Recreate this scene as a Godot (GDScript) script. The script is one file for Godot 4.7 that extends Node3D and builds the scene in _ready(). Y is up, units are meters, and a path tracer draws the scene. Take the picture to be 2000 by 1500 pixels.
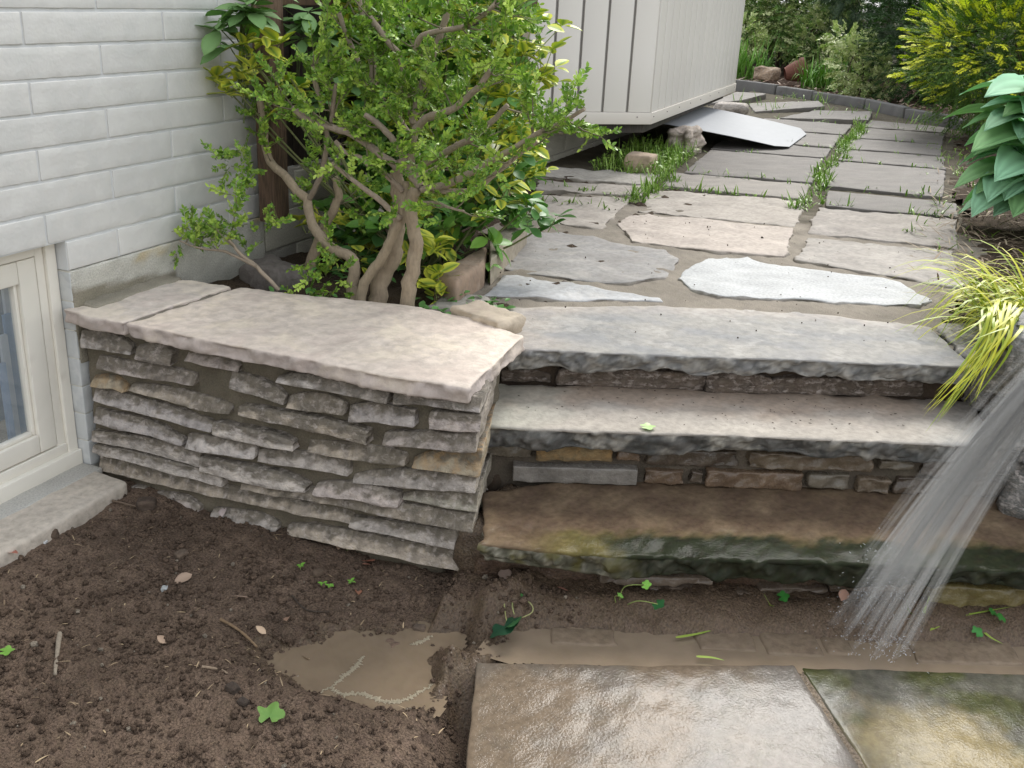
extends Node3D

var rng := RandomNumberGenerator.new()
var n_fbm := FastNoiseLite.new()
var n_cell := FastNoiseLite.new()
var n_ridge := FastNoiseLite.new()
var used := {}
var M := {}
var tex := {}

# ------------------------------------------------------------------ naming
func numbered(called: String) -> String:
	var k: int = used.get(called, 0)
	used[called] = k + 1
	return called if k == 0 else "%s_%03d" % [called, k]

func tag(o: Node3D, label: String, category: String, group := "") -> void:
	o.set_meta("label", label)
	o.set_meta("category", category)
	if group != "":
		o.set_meta("group", group)

func thing(called: String, label: String, category: String, at := Vector3.ZERO, group := "") -> Node3D:
	var o := Node3D.new()
	o.name = numbered(called)
	add_child(o)
	o.position = at
	tag(o, label, category, group)
	return o

func part(parent: Node3D, called: String, mesh: Mesh, m: Material, at := Vector3.ZERO) -> MeshInstance3D:
	var o := MeshInstance3D.new()
	o.name = called
	o.mesh = mesh
	o.material_override = m
	parent.add_child(o, true)
	o.position = at
	return o

func mono(called: String, mesh: Mesh, m: Material, label: String, category: String, at := Vector3.ZERO, group := "") -> MeshInstance3D:
	var o := part(self, numbered(called), mesh, m, at)
	tag(o, label, category, group)
	return o

func struct(called: String, mesh: Mesh, m: Material) -> MeshInstance3D:
	var o := part(self, numbered(called), mesh, m)
	o.set_meta("kind", "structure")
	return o

func many(parent: Node3D, called: String, mesh: Mesh, m: Material, where: Array, tints: Array) -> MultiMeshInstance3D:
	var mm := MultiMesh.new()
	mm.transform_format = MultiMesh.TRANSFORM_3D
	mm.use_colors = tints.size() > 0
	mm.mesh = mesh
	mm.instance_count = where.size()
	for i in where.size():
		mm.set_instance_transform(i, where[i])
		if tints.size() > 0:
			mm.set_instance_color(i, tints[i])
	var o := MultiMeshInstance3D.new()
	o.name = called
	o.multimesh = mm
	o.material_override = m
	parent.add_child(o, true)
	o.set_meta("kind", "stuff")
	return o

func rf(a: float, b: float) -> float:
	return rng.randf_range(a, b)

# ------------------------------------------------------------------ textures and materials
func noise_tex(key: String, kind: int, freq: float, octaves: int, stops: Array, cols: Array, size := 512, sd := 1, ret := -1, ridged := false) -> NoiseTexture2D:
	var n := FastNoiseLite.new()
	n.noise_type = kind
	n.seed = sd
	n.frequency = freq
	n.fractal_type = FastNoiseLite.FRACTAL_RIDGED if ridged else FastNoiseLite.FRACTAL_FBM
	n.fractal_octaves = octaves
	n.fractal_gain = 0.6
	n.domain_warp_enabled = kind != FastNoiseLite.TYPE_CELLULAR
	n.domain_warp_amplitude = 0.5 / freq
	n.domain_warp_frequency = freq * 0.8
	n.domain_warp_fractal_octaves = 2
	if ret >= 0:
		n.cellular_return_type = ret
	var t := NoiseTexture2D.new()
	t.width = size
	t.height = size
	t.seamless = true
	t.noise = n
	var g := Gradient.new()
	g.offsets = PackedFloat32Array(stops)
	g.colors = PackedColorArray(cols)
	t.color_ramp = g
	tex[key] = t
	return t

func grey(v: float) -> Color:
	return Color(v, v, v)

func lin(r: float, g: float, b: float) -> Color:
	return Color(r, g, b).linear_to_srgb()

func mat(key: String, col: Color, rough: float, o := {}) -> StandardMaterial3D:
	var m := StandardMaterial3D.new()
	m.resource_name = key
	m.albedo_color = col
	m.roughness = rough
	m.vertex_color_use_as_albedo = o.get("vc", true)
	m.metallic_specular = o.get("spec", 0.5)
	if o.has("tex"):
		m.albedo_texture = tex[o.tex]
	if o.has("height"):
		m.heightmap_enabled = true
		m.heightmap_texture = tex[o.height]
		m.heightmap_scale = o.hs
	if o.has("tex") or o.has("height") or o.has("rough"):
		m.uv1_triplanar = true
		m.uv1_world_triplanar = true
		var s: float = o.get("scale", 2.5)
		m.uv1_scale = Vector3(s, s * o.get("sy", 1.0), s)
	if o.has("rough"):
		m.roughness_texture = tex[o.rough]
	if o.has("detail"):
		m.detail_enabled = true
		m.detail_albedo = tex[o.detail]
		m.detail_uv_layer = BaseMaterial3D.DETAIL_UV_2
		m.uv2_triplanar = true
		m.uv2_world_triplanar = true
		var d: float = o.get("dscale", 1.3)
		m.uv2_scale = Vector3(d, d * o.get("dsy", 1.0), d)
	if o.has("back"):
		m.backlight_enabled = true
		m.backlight = o.back
	if o.has("coat"):
		m.clearcoat_enabled = true
		m.clearcoat = o.coat
		m.clearcoat_roughness = o.get("coat_rough", 0.1)
	M[key] = m
	return m

func make_materials() -> void:
	var sx := FastNoiseLite.TYPE_SIMPLEX_SMOOTH
	var ce := FastNoiseLite.TYPE_CELLULAR
	noise_tex("mottle", sx, 0.012, 6, [0.15, 0.5, 0.85], [grey(0.84), grey(0.93), grey(1.0)], 1024, 3)
	noise_tex("grain", sx, 0.09, 4, [0.2, 0.5, 0.8], [grey(0.86), grey(0.94), grey(1.0)], 512, 5)
	noise_tex("rough_height", sx, 0.03, 6, [0.1, 0.9], [grey(0), grey(1)], 1024, 11)
	noise_tex("sand_height", sx, 0.12, 4, [0.1, 0.9], [grey(0), grey(1)], 512, 13)
	noise_tex("soft_height", sx, 0.02, 3, [0.1, 0.9], [grey(0), grey(1)], 512, 17)
	noise_tex("speck", sx, 0.15, 2, [0.0, 0.66, 0.74, 1.0], [grey(1), grey(1), grey(0.55), grey(0.4)], 512, 19)
	noise_tex("speck2", sx, 0.16, 2, [0.0, 0.35, 0.62, 0.72, 1.0], [grey(0.6), grey(0.8), grey(0.85), Color(1.5, 1.45, 1.4), Color(1.7, 1.65, 1.6)], 512, 20)
	noise_tex("blotch", sx, 0.006, 5, [0.35, 0.5, 0.62, 0.8], [Color(0.58, 0.54, 0.50, 0.18), Color(0.62, 0.58, 0.56, 0.04), Color(0.76, 0.72, 0.67, 0.06), Color(0.80, 0.76, 0.71, 0.18)], 1024, 23)
	noise_tex("coping_blotch", sx, 0.006, 6, [0.3, 0.46, 0.58, 0.75], [Color(0.70, 0.62, 0.58, 0.32), Color(0.74, 0.68, 0.63, 0.08), Color(0.86, 0.78, 0.66, 0.1), Color(0.92, 0.86, 0.76, 0.38)], 1024, 29)
	noise_tex("slate_blotch", sx, 0.006, 6, [0.3, 0.46, 0.6, 0.75], [Color(0.52, 0.52, 0.53, 0.25), Color(0.60, 0.60, 0.60, 0.05), Color(0.70, 0.67, 0.64, 0.08), Color(0.76, 0.74, 0.71, 0.24)], 1024, 31)
	noise_tex("paint_blotch", sx, 0.010, 4, [0.3, 0.5, 0.7], [Color(0.77, 0.775, 0.76, 0.3), Color(0.8, 0.8, 0.8, 0.0), Color(0.86, 0.855, 0.835, 0.3)], 512, 37)
	noise_tex("soil_tex", sx, 0.05, 6, [0.1, 0.45, 0.7, 0.9], [grey(0.55), grey(0.85), grey(1.0), Color(1.15, 1.1, 1.05)], 1024, 41)
	noise_tex("rust_blotch", sx, 0.015, 5, [0.42, 0.55, 0.75], [Color(0.58, 0.44, 0.27, 0.0), Color(0.60, 0.46, 0.29, 0.3), Color(0.68, 0.54, 0.34, 0.55)], 512, 43)
	noise_tex("wood_tex", sx, 0.03, 5, [0.1, 0.5, 0.9], [grey(0.6), grey(0.85), grey(1.0)], 512, 47)
	noise_tex("ripple", sx, 0.035, 3, [0.1, 0.9], [grey(0), grey(1)], 1024, 53)
	noise_tex("wet_rough", sx, 0.02, 4, [0.25, 0.5, 0.75], [grey(0.12), grey(0.4), grey(1.0)], 1024, 59)
	noise_tex("rock_height", sx, 0.018, 6, [0.0, 1.0], [grey(0), grey(1)], 1024, 67, -1, true)
	noise_tex("rock_tone", sx, 0.006, 6, [0.15, 0.4, 0.6, 0.85], [grey(0.66), grey(0.82), grey(0.93), Color(1.0, 0.99, 0.97)], 1024, 71)
	noise_tex("split_marks", sx, 0.0075, 6, [0.22, 0.36, 0.47, 0.56, 0.66, 0.85], [Color(0.42, 0.38, 0.33, 0.6), Color(0.47, 0.43, 0.38, 0.3), Color(0.6, 0.57, 0.53, 0.0), Color(0.76, 0.71, 0.67, 0.08), Color(0.82, 0.77, 0.73, 0.32), Color(0.87, 0.83, 0.80, 0.55)], 1024, 73)
	noise_tex("pebble_height", ce, 0.08, 3, [0.0, 1.0], [grey(1), grey(0)], 512, 61, FastNoiseLite.RETURN_DISTANCE)

	mat("stone", Color.WHITE, 0.9, {"tex": "rock_tone", "scale": 2.5, "sy": 1.8, "height": "rock_height", "hs": 0.5, "detail": "split_marks", "dscale": 3.0, "dsy": 1.7})
	mat("clod", Color.WHITE, 0.92, {"tex": "mottle", "scale": 4.0, "height": "rock_height", "hs": 0.3})
	mat("stone_rust", Color.WHITE, 0.85, {"tex": "rock_tone", "scale": 2.5, "sy": 1.8, "height": "rock_height", "hs": 0.4, "detail": "rust_blotch", "dscale": 3.0})
	mat("coping", Color.WHITE, 0.85, {"tex": "mottle", "scale": 1.6, "height": "rock_height", "hs": 0.14, "detail": "coping_blotch", "dscale": 0.55, "dsy": 1.0})
	mat("slate", Color.WHITE, 0.8, {"tex": "mottle", "scale": 2.0, "height": "rock_height", "hs": 0.12, "detail": "slate_blotch", "dscale": 0.8, "dsy": 2.0})
	mat("flag", Color.WHITE, 0.85, {"tex": "mottle", "scale": 2.5, "height": "rock_height", "hs": 0.13, "detail": "blotch", "dscale": 0.8})
	mat("slate_white", Color.WHITE, 0.8, {"tex": "grain", "scale": 1.5, "height": "rough_height", "hs": 0.15})
	mat("flag_dark", Color.WHITE, 0.75, {"tex": "speck2", "scale": 2.5, "height": "sand_height", "hs": 0.2})
	mat("wet_stone", Color.WHITE, 0.42, {"tex": "mottle", "scale": 3.0, "height": "rock_height", "hs": 0.14, "rough": "wet_rough", "spec": 0.42})
	mat("wet_paver", Color.WHITE, 0.11, {"tex": "mottle", "scale": 3.0, "height": "ripple", "hs": 0.035, "spec": 0.21})
	mat("mossy_paver", Color.WHITE, 0.14, {"tex": "mottle", "scale": 3.0, "height": "ripple", "hs": 0.03, "spec": 0.18})
	mat("wet_tread", Color.WHITE, 0.16, {"tex": "mottle", "scale": 3.0, "height": "rock_height", "hs": 0.05, "spec": 0.08})
	mat("mud", Color.WHITE, 0.9, {"tex": "soil_tex", "scale": 2.2, "height": "sand_height", "hs": 0.35, "rough": "wet_rough", "spec": 0.28})
	mat("muddy_water", Color.WHITE, 0.10, {"height": "soft_height", "hs": 0.03, "scale": 2.0, "spec": 0.5})
	mat("soil", Color.WHITE, 0.95, {"tex": "soil_tex", "scale": 2.2, "height": "sand_height", "hs": 0.7, "spec": 0.3})
	mat("crumb", Color.WHITE, 0.95, {"tex": "soil_tex", "scale": 4.0, "height": "sand_height", "hs": 0.8, "spec": 0.3})
	mat("mortar", Color.WHITE, 0.92, {"tex": "grain", "scale": 3.0, "height": "sand_height", "hs": 0.22, "spec": 0.3})
	mat("paint", Color.WHITE, 0.6, {"tex": "grain", "scale": 1.0, "height": "sand_height", "hs": 0.05, "detail": "paint_blotch", "dscale": 1.2, "spec": 0.4})
	M.paint.albedo_texture = null
	mat("trim_paint", Color.WHITE, 0.5, {})
	mat("vinyl", Color.WHITE, 0.45, {"tex": "wood_tex", "scale": 6.0, "sy": 0.08, "height": "wood_tex", "hs": 0.02})
	M.vinyl.albedo_texture = null
	mat("metal_sheet", lin(0.33, 0.335, 0.345), 0.65, {"spec": 0.25, "rough": "mottle", "scale": 1.0})
	M.metal_sheet.metallic = 0.0
	mat("dark_wood", Color.WHITE, 0.8, {"tex": "wood_tex", "scale": 6.0, "sy": 0.12, "height": "wood_tex", "hs": 0.3})
	mat("bark", Color.WHITE, 0.9, {"tex": "mottle", "scale": 7.0, "sy": 0.35, "height": "rough_height", "hs": 0.2})
	mat("leaf", Color.WHITE, 0.42, {"back": Color(0.38, 0.54, 0.16), "spec": 0.38})
	mat("leaf_matt", Color.WHITE, 0.6, {"back": Color(0.45, 0.6, 0.2), "spec": 0.35})
	mat("hosta_leaf", Color.WHITE, 0.65, {"back": Color(0.4, 0.5, 0.3), "spec": 0.22})
	mat("dry_leaf", Color.WHITE, 0.8, {})
	mat("spray", Color(0.98, 0.985, 0.99, 0.05), 0.4, {"vc": false})
	M.spray.transparency = BaseMaterial3D.TRANSPARENCY_ALPHA
	mat("drops", Color(0.96, 0.97, 0.98, 0.28), 0.3, {"vc": false})
	M.drops.transparency = BaseMaterial3D.TRANSPARENCY_ALPHA
	mat("foam", Color.WHITE, 0.7, {"tex": "grain", "scale": 8.0, "height": "sand_height", "hs": 0.4})
	mat("glass", Color(0.9, 0.95, 0.97, 0.10), 0.03, {"vc": false})
	M.glass.transparency = BaseMaterial3D.TRANSPARENCY_ALPHA
	mat("plain", Color.WHITE, 0.7, {})
	mat("terracotta", Color.WHITE, 0.85, {"tex": "mottle", "scale": 5.0, "height": "rough_height", "hs": 0.3})

# ------------------------------------------------------------------ stone-like solids
func line_at(p: PackedVector2Array, t: float) -> Vector2:
	var n := p.size() - 1
	var f := clampf(t, 0.0, 1.0) * n
	var i := mini(int(f), n - 1)
	return p[i].lerp(p[i + 1], f - i)

func cuts(length: float, cell: float, r: float) -> PackedFloat32Array:
	var a := PackedFloat32Array([0.0, r * 0.4, r])
	var inner := length - 2.0 * r
	var n := maxi(1, roundi(inner / cell))
	for i in range(1, n):
		a.append(r + inner * i / n)
	a.append_array(PackedFloat32Array([length - r, length - r * 0.4, length]))
	return a

# A block between a front and a back line (x, z), its bottom and top heights given at both ends: rounded edges, rough sides.
func rock(front: PackedVector2Array, back: PackedVector2Array, yl: Vector2, yr: Vector2, o := {}) -> ArrayMesh:
	var fl := 0.0
	for i in front.size() - 1:
		fl += front[i].distance_to(front[i + 1])
	var length := fl
	var width := line_at(front, 0.5).distance_to(line_at(back, 0.5))
	var tall := 0.5 * (yl.y - yl.x + yr.y - yr.x)
	var r: float = minf(o.get("r", 0.008), 0.45 * minf(length, minf(width, tall)))
	var cell: float = o.get("cell", 0.02)
	var side: float = o.get("side", 0.006)
	var top: float = o.get("top", 0.002)
	var freq: float = o.get("freq", 14.0)
	var chip: float = o.get("chip", 0.0)
	var wob: float = o.get("wobble", 0.0)
	var base: Color = o.get("color", Color(0.3, 0.29, 0.27))
	var vary: float = o.get("vary", 0.18)
	var paint = o.get("paint", null)
	var taper_l: float = o.get("taper_l", 0.0)
	var taper_r: float = o.get("taper_r", 0.0)
	var lean: float = o.get("lean", 0.0)
	var bow: float = o.get("bow", 0.0)
	var ragged: float = o.get("ragged", 0.0)
	var sd := Vector3(rf(-50, 50), rf(-50, 50), rf(-50, 50))
	var ex2 := (front[front.size() - 1] - front[0]).normalized()
	var ez2 := (line_at(back, 0.5) - line_at(front, 0.5)).normalized()
	var ax := [cuts(length, cell, r), cuts(tall, o.get("celly", cell), r), cuts(width, o.get("cellz", cell * 1.5), r)]
	var dims := Vector3(length, tall, width)
	var inner_lo := Vector3(r, r, r)
	var inner_hi := dims - inner_lo
	var st := SurfaceTool.new()
	st.begin(Mesh.PRIMITIVE_TRIANGLES)
	st.set_smooth_group(0)
	for axis in 3:
		var ai := (axis + 1) % 3
		var bi := (axis + 2) % 3
		var aa: PackedFloat32Array = ax[ai]
		var bb: PackedFloat32Array = ax[bi]
		for s in 2:
			if axis == 1 and s == 0 and o.get("no_bottom", false):
				continue
			var P := PackedVector3Array()
			var C := PackedColorArray()
			for ia in aa.size():
				for ib in bb.size():
					var p := Vector3.ZERO
					p[axis] = dims[axis] * s
					p[ai] = aa[ia]
					p[bi] = bb[ib]
					var q := p.clamp(inner_lo, inner_hi)
					var d := (p - q).normalized()
					p = q + d * r
					var u := p.x / length
					var v := p.z / width
					var w := p.y / tall
					var f2 := line_at(front, u)
					var xz := f2.lerp(line_at(back, u), v)
					var wt := w
					if taper_l + taper_r > 0.0:
						wt = w * (1.0 - taper_l * pow(1.0 - u, 5.0) - taper_r * pow(u, 5.0))
					var y := lerpf(lerpf(yl.x, yr.x, u), lerpf(yl.y, yr.y, u), wt) + bow * sin(PI * u)
					var pos := Vector3(xz.x + ez2.x * lean * w, y, xz.y + ez2.y * lean * w)
					if ragged > 0.0:
						pos.y += (1.0 - w) * (1.0 - v) * ragged * (n_fbm.get_noise_3dv(pos * 4.0 + sd) + 0.25 * n_fbm.get_noise_3dv(pos * 13.0 + sd))
					var dw := Vector3(ex2.x * d.x + ez2.x * d.z, d.y, ex2.y * d.x + ez2.y * d.z)
					var np := pos * freq + sd
					var a := n_fbm.get_noise_3dv(np)
					var flat := absf(d.y)
					var amp := lerpf(side, top, flat * flat)
					var push := a * amp
					if chip > 0.0 and flat < 0.9:
						push += (0.2 - 0.6 * absf(n_fbm.get_noise_3dv(np * 1.9)) + 0.5 + 0.5 * n_cell.get_noise_3dv(Vector3(np.x * 0.8, np.y * 1.3, np.z * 0.8)) + 0.45 * n_cell.get_noise_3dv(np * 2.3)) * chip * -1.0 * (1.0 - flat * flat)
					pos += dw * push
					if wob > 0.0:
						var wn := pos * 5.0 + sd
						pos.x += n_fbm.get_noise_3dv(wn) * wob * (1.0 - flat * 0.6)
						pos.y += n_fbm.get_noise_3dv(wn + Vector3(31, 7, 3)) * wob * 0.5
						pos.z += n_fbm.get_noise_3dv(wn + Vector3(3, 71, 23)) * wob * (1.0 - flat * 0.6)
					P.append(pos)
					var tone := 1.0 + vary * n_fbm.get_noise_3dv(pos * 6.0 + sd) + vary * 0.6 * a
					var c := Color(base.r * tone, base.g * tone, base.b * tone)
					if paint != null:
						c = (paint as Callable).call(c, pos, d, u, v, w)
					C.append(c)
			var nb := bb.size()
			for ia in aa.size() - 1:
				for ib in nb - 1:
					var i0 := ia * nb + ib
					var ids := [i0, i0 + nb, i0 + nb + 1, i0, i0 + nb + 1, i0 + 1] if s == 0 else [i0, i0 + nb + 1, i0 + nb, i0, i0 + 1, i0 + nb + 1]
					for id in ids:
						st.set_color(C[id])
						st.add_vertex(P[id])
	st.generate_normals()
	return st.commit()

func v2(a: Array) -> PackedVector2Array:
	var p := PackedVector2Array()
	for i in range(0, a.size(), 2):
		p.append(Vector2(a[i], a[i + 1]))
	return p

# An axis-aligned block, from corner lo to corner hi (front is the side with the larger z).
func block(lo: Vector3, hi: Vector3, o := {}) -> ArrayMesh:
	return rock(PackedVector2Array([Vector2(lo.x, hi.z), Vector2(hi.x, hi.z)]), PackedVector2Array([Vector2(lo.x, lo.z), Vector2(hi.x, lo.z)]), Vector2(lo.y, hi.y), Vector2(lo.y, hi.y), o)

func boulder(c: Vector3, size: Vector3, turn: float, o := {}) -> ArrayMesh:
	var e := Vector2(cos(turn), sin(turn)) * size.x * 0.5
	var n := Vector2(-sin(turn), cos(turn)) * size.z * 0.5
	var m := Vector2(c.x, c.z)
	var d := {"r": minf(size.y, minf(size.x, size.z)) * 0.42, "side": size.y * 0.22, "top": size.y * 0.15, "freq": 5.0 / maxf(size.x, 0.05) * 0.35, "cell": size.x / 14.0, "chip": size.y * 0.12, "color": Color(0.16, 0.155, 0.14)}
	d.merge(o, true)
	return rock(PackedVector2Array([m - e + n, m + e + n]), PackedVector2Array([m - e - n, m + e - n]), Vector2(c.y - size.y * 0.5, c.y + size.y * 0.5), Vector2(c.y - size.y * 0.5, c.y + size.y * 0.5), d)

func box_into(st: SurfaceTool, lo: Vector3, hi: Vector3, c := Color.WHITE) -> void:
	st.set_color(c)
	st.set_smooth_group(-1)
	var v := [Vector3(lo.x, lo.y, lo.z), Vector3(hi.x, lo.y, lo.z), Vector3(hi.x, lo.y, hi.z), Vector3(lo.x, lo.y, hi.z), Vector3(lo.x, hi.y, lo.z), Vector3(hi.x, hi.y, lo.z), Vector3(hi.x, hi.y, hi.z), Vector3(lo.x, hi.y, hi.z)]
	for f in [[0, 1, 2, 3], [7, 6, 5, 4], [3, 2, 6, 7], [1, 0, 4, 5], [0, 3, 7, 4], [2, 1, 5, 6]]:
		for k in [0, 2, 1, 0, 3, 2]:
			st.add_vertex(v[f[k]])

func surf() -> SurfaceTool:
	var st := SurfaceTool.new()
	st.begin(Mesh.PRIMITIVE_TRIANGLES)
	return st

func done(st: SurfaceTool) -> ArrayMesh:
	st.generate_normals()
	return st.commit()

func boxm(lo: Vector3, hi: Vector3, c := Color.WHITE) -> ArrayMesh:
	var st := surf()
	box_into(st, lo, hi, c)
	return done(st)

func frame_of(d: Vector3) -> Basis:
	var up := Vector3.UP if absf(d.y) < 0.9 else Vector3.RIGHT
	var x := d.cross(up).normalized()
	return Basis(x, d, x.cross(d))

func tube_into(st: SurfaceTool, pts: PackedVector3Array, r0: float, r1: float, sides: int, c: Color, rough := 0.0, ends := true) -> void:
	var n := pts.size()
	var R := []
	st.set_smooth_group(0)
	var b := frame_of((pts[1] - pts[0]).normalized())
	for i in n:
		var d := (pts[mini(i + 1, n - 1)] - pts[maxi(i - 1, 0)]).normalized()
		var bx := (b.x - d * b.x.dot(d)).normalized()
		b = Basis(bx, d, bx.cross(d))
		var ring := PackedVector3Array()
		var rr := lerpf(r0, r1, float(i) / (n - 1))
		for k in sides:
			var a := TAU * k / sides
			var dir := b.x * cos(a) + b.z * sin(a)
			var q := pts[i] + dir * rr
			if rough > 0.0:
				q += dir * rr * rough * n_fbm.get_noise_3dv(Vector3(q.x * 40.0, q.y * 18.0, q.z * 40.0))
			ring.append(q)
		R.append(ring)
	for i in n - 1:
		for k in sides:
			var k2 := (k + 1) % sides
			for v in [R[i][k], R[i + 1][k], R[i + 1][k2], R[i][k], R[i + 1][k2], R[i][k2]]:
				st.set_color(c)
				st.add_vertex(v)
	if ends:
		for k in sides:
			var k2 := (k + 1) % sides
			st.set_color(c)
			st.add_vertex(pts[n - 1])
			st.add_vertex(R[n - 1][k2])
			st.add_vertex(R[n - 1][k])

func smooth_line(p: PackedVector3Array, per: int) -> PackedVector3Array:
	var out := PackedVector3Array()
	var n := p.size()
	for i in n - 1:
		for k in per:
			out.append(p[i].cubic_interpolate(p[i + 1], p[maxi(i - 1, 0)], p[mini(i + 2, n - 1)], float(k) / per))
	out.append(p[n - 1])
	return out

func tube(pts: PackedVector3Array, r0: float, r1: float, sides := 6, c := Color.WHITE, rough := 0.0) -> ArrayMesh:
	var st := surf()
	tube_into(st, pts, r0, r1, sides, c, rough)
	return done(st)

# ------------------------------------------------------------------ leaves and blades
# A leaf that grows along +X from the origin, its upper side towards +Y.
func leaf_into(st: SurfaceTool, t: Transform3D, length: float, wide: float, fold: float, droop: float, mid: Color, rim: Color, rows := 5, across := 4, peak := 0.45, margin := 0.9) -> void:
	var cols := [-1.0, -0.62, 0.0, 0.62, 1.0] if across == 4 else [-1.0, 0.0, 1.0]
	var P := []
	for i in rows + 1:
		var s := float(i) / rows
		var hw := pow(sin(PI * pow(s, log(0.5) / log(peak))), 0.8) * wide * 0.5 if i > 0 and i < rows else 0.0
		var row := PackedVector3Array()
		for k in cols:
			row.append(t * Vector3(s * length, absf(k) * hw * fold - droop * length * s * s, k * hw))
		P.append(row)
	st.set_smooth_group(0)
	for i in rows:
		for k in cols.size() - 1:
			for id in [[i, k], [i, k + 1], [i + 1, k + 1], [i, k], [i + 1, k + 1], [i + 1, k]]:
				st.set_color(rim if absf(cols[id[1]]) > margin or id[0] == rows else mid)
				st.add_vertex(P[id[0]][id[1]])

func leafm(length: float, wide: float, fold: float, droop: float, mid: Color, rim: Color, rows := 5, across := 4, peak := 0.45, margin := 0.9) -> ArrayMesh:
	var st := surf()
	leaf_into(st, Transform3D(), length, wide, fold, droop, mid, rim, rows, across, peak, margin)
	return done(st)

func leaf_turn(yaw: float, pitch: float, roll: float) -> Basis:
	return Basis(Vector3.UP, yaw) * Basis(Vector3.BACK, pitch) * Basis(Vector3.RIGHT, roll)

# A blade of grass along a curve, with a fold down its middle.
func blade_into(st: SurfaceTool, pts: PackedVector3Array, wide: float, c0: Color, c1: Color) -> void:
	var n := pts.size()
	var L := PackedVector3Array()
	var R := PackedVector3Array()
	for i in n:
		var d := (pts[mini(i + 1, n - 1)] - pts[maxi(i - 1, 0)]).normalized()
		var x := d.cross(Vector3.UP)
		x = x.normalized() if x.length() > 0.05 else Vector3.RIGHT
		var hw := wide * 0.5 * (1.0 - pow(float(i) / (n - 1), 2.2)) * (0.6 + 0.4 * minf(1.0, i * 0.8))
		L.append(pts[i] - x * hw)
		R.append(pts[i] + x * hw)
	st.set_smooth_group(0)
	for i in n - 1:
		var ca := c0.lerp(c1, float(i) / (n - 1))
		var cb := c0.lerp(c1, float(i + 1) / (n - 1))
		for q in [[L[i], ca], [R[i], ca], [R[i + 1], cb], [L[i], ca], [R[i + 1], cb], [L[i + 1], cb]]:
			st.set_color(q[1])
			st.add_vertex(q[0])

func arc(from: Vector3, dir: float, reach: float, rise: float, drop: float, n := 6) -> PackedVector3Array:
	var p := PackedVector3Array()
	for i in n + 1:
		var s := float(i) / n
		p.append(from + Vector3(cos(dir) * reach * s, rise * s - drop * s * s, sin(dir) * reach * s))
	return p

# ------------------------------------------------------------------ ground sheets
func sheet(x0: float, x1: float, z0: float, z1: float, step: float, height: Callable, color: Callable, keep: Callable) -> ArrayMesh:
	var nx := int((x1 - x0) / step) + 1
	var nz := int((z1 - z0) / step) + 1
	var st := surf()
	st.set_smooth_group(0)
	var ids := {}
	var V := PackedVector3Array()
	var C := PackedColorArray()
	var ok := PackedByteArray()
	for j in nz + 1:
		for i in nx + 1:
			var x := x0 + (x1 - x0) * i / nx
			var z := z0 + (z1 - z0) * j / nz
			var inside: bool = keep.call(x, z)
			ok.append(1 if inside else 0)
			if inside:
				var p := Vector3(x, height.call(x, z), z)
				V.append(p)
				C.append(color.call(p))
			else:
				V.append(Vector3.ZERO)
				C.append(Color.WHITE)
	var idx := PackedInt32Array()
	for j in nz:
		for i in nx:
			var a := j * (nx + 1) + i
			if ok[a] + ok[a + 1] + ok[a + nx + 1] + ok[a + nx + 2] == 4:
				idx.append_array(PackedInt32Array([a, a + 1, a + nx + 2, a, a + nx + 2, a + nx + 1]))
	var N := PackedVector3Array()
	N.resize(V.size())
	for k in range(0, idx.size(), 3):
		var nn := (V[idx[k + 2]] - V[idx[k]]).cross(V[idx[k + 1]] - V[idx[k]])
		N[idx[k]] += nn
		N[idx[k + 1]] += nn
		N[idx[k + 2]] += nn
	for k in N.size():
		N[k] = N[k].normalized() if N[k].length() > 0.0 else Vector3.UP
	var arr := []
	arr.resize(Mesh.ARRAY_MAX)
	arr[Mesh.ARRAY_VERTEX] = V
	arr[Mesh.ARRAY_NORMAL] = N
	arr[Mesh.ARRAY_COLOR] = C
	arr[Mesh.ARRAY_INDEX] = idx
	var m := ArrayMesh.new()
	m.add_surface_from_arrays(Mesh.PRIMITIVE_TRIANGLES, arr)
	return m

func flat_poly(pts: Array, y: float, c: Color) -> ArrayMesh:
	var p2 := PackedVector2Array()
	for p in pts:
		p2.append(Vector2(p.x, p.z))
	var t := Geometry2D.triangulate_polygon(p2)
	var st := surf()
	st.set_smooth_group(0)
	for k in range(0, t.size(), 3):
		var a := p2[t[k]]
		var b := p2[t[k + 1]]
		var d := p2[t[k + 2]]
		var order := [a, b, d] if (b - a).cross(d - a) > 0.0 else [a, d, b]
		for q in order:
			st.set_color(c)
			st.set_normal(Vector3.UP)
			st.add_vertex(Vector3(q.x, y, q.y))
	return st.commit()

const PUDDLES := [[-0.99, -1.76, 0.17, 0.10], [-0.84, -1.91, 0.13, 0.07], [-1.12, -1.66, 0.14, 0.06], [-0.96, -1.67, 0.12, 0.05]]

func paver_edge(x: float, z: float) -> float:   # > 0 on the pavers' side of their outer edge
	return (x + 0.782) * 0.932 - (z + 1.809) * -0.362 * -1.0 if false else (x + 0.782) * 0.932 + (z + 1.809) * -0.362

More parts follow.
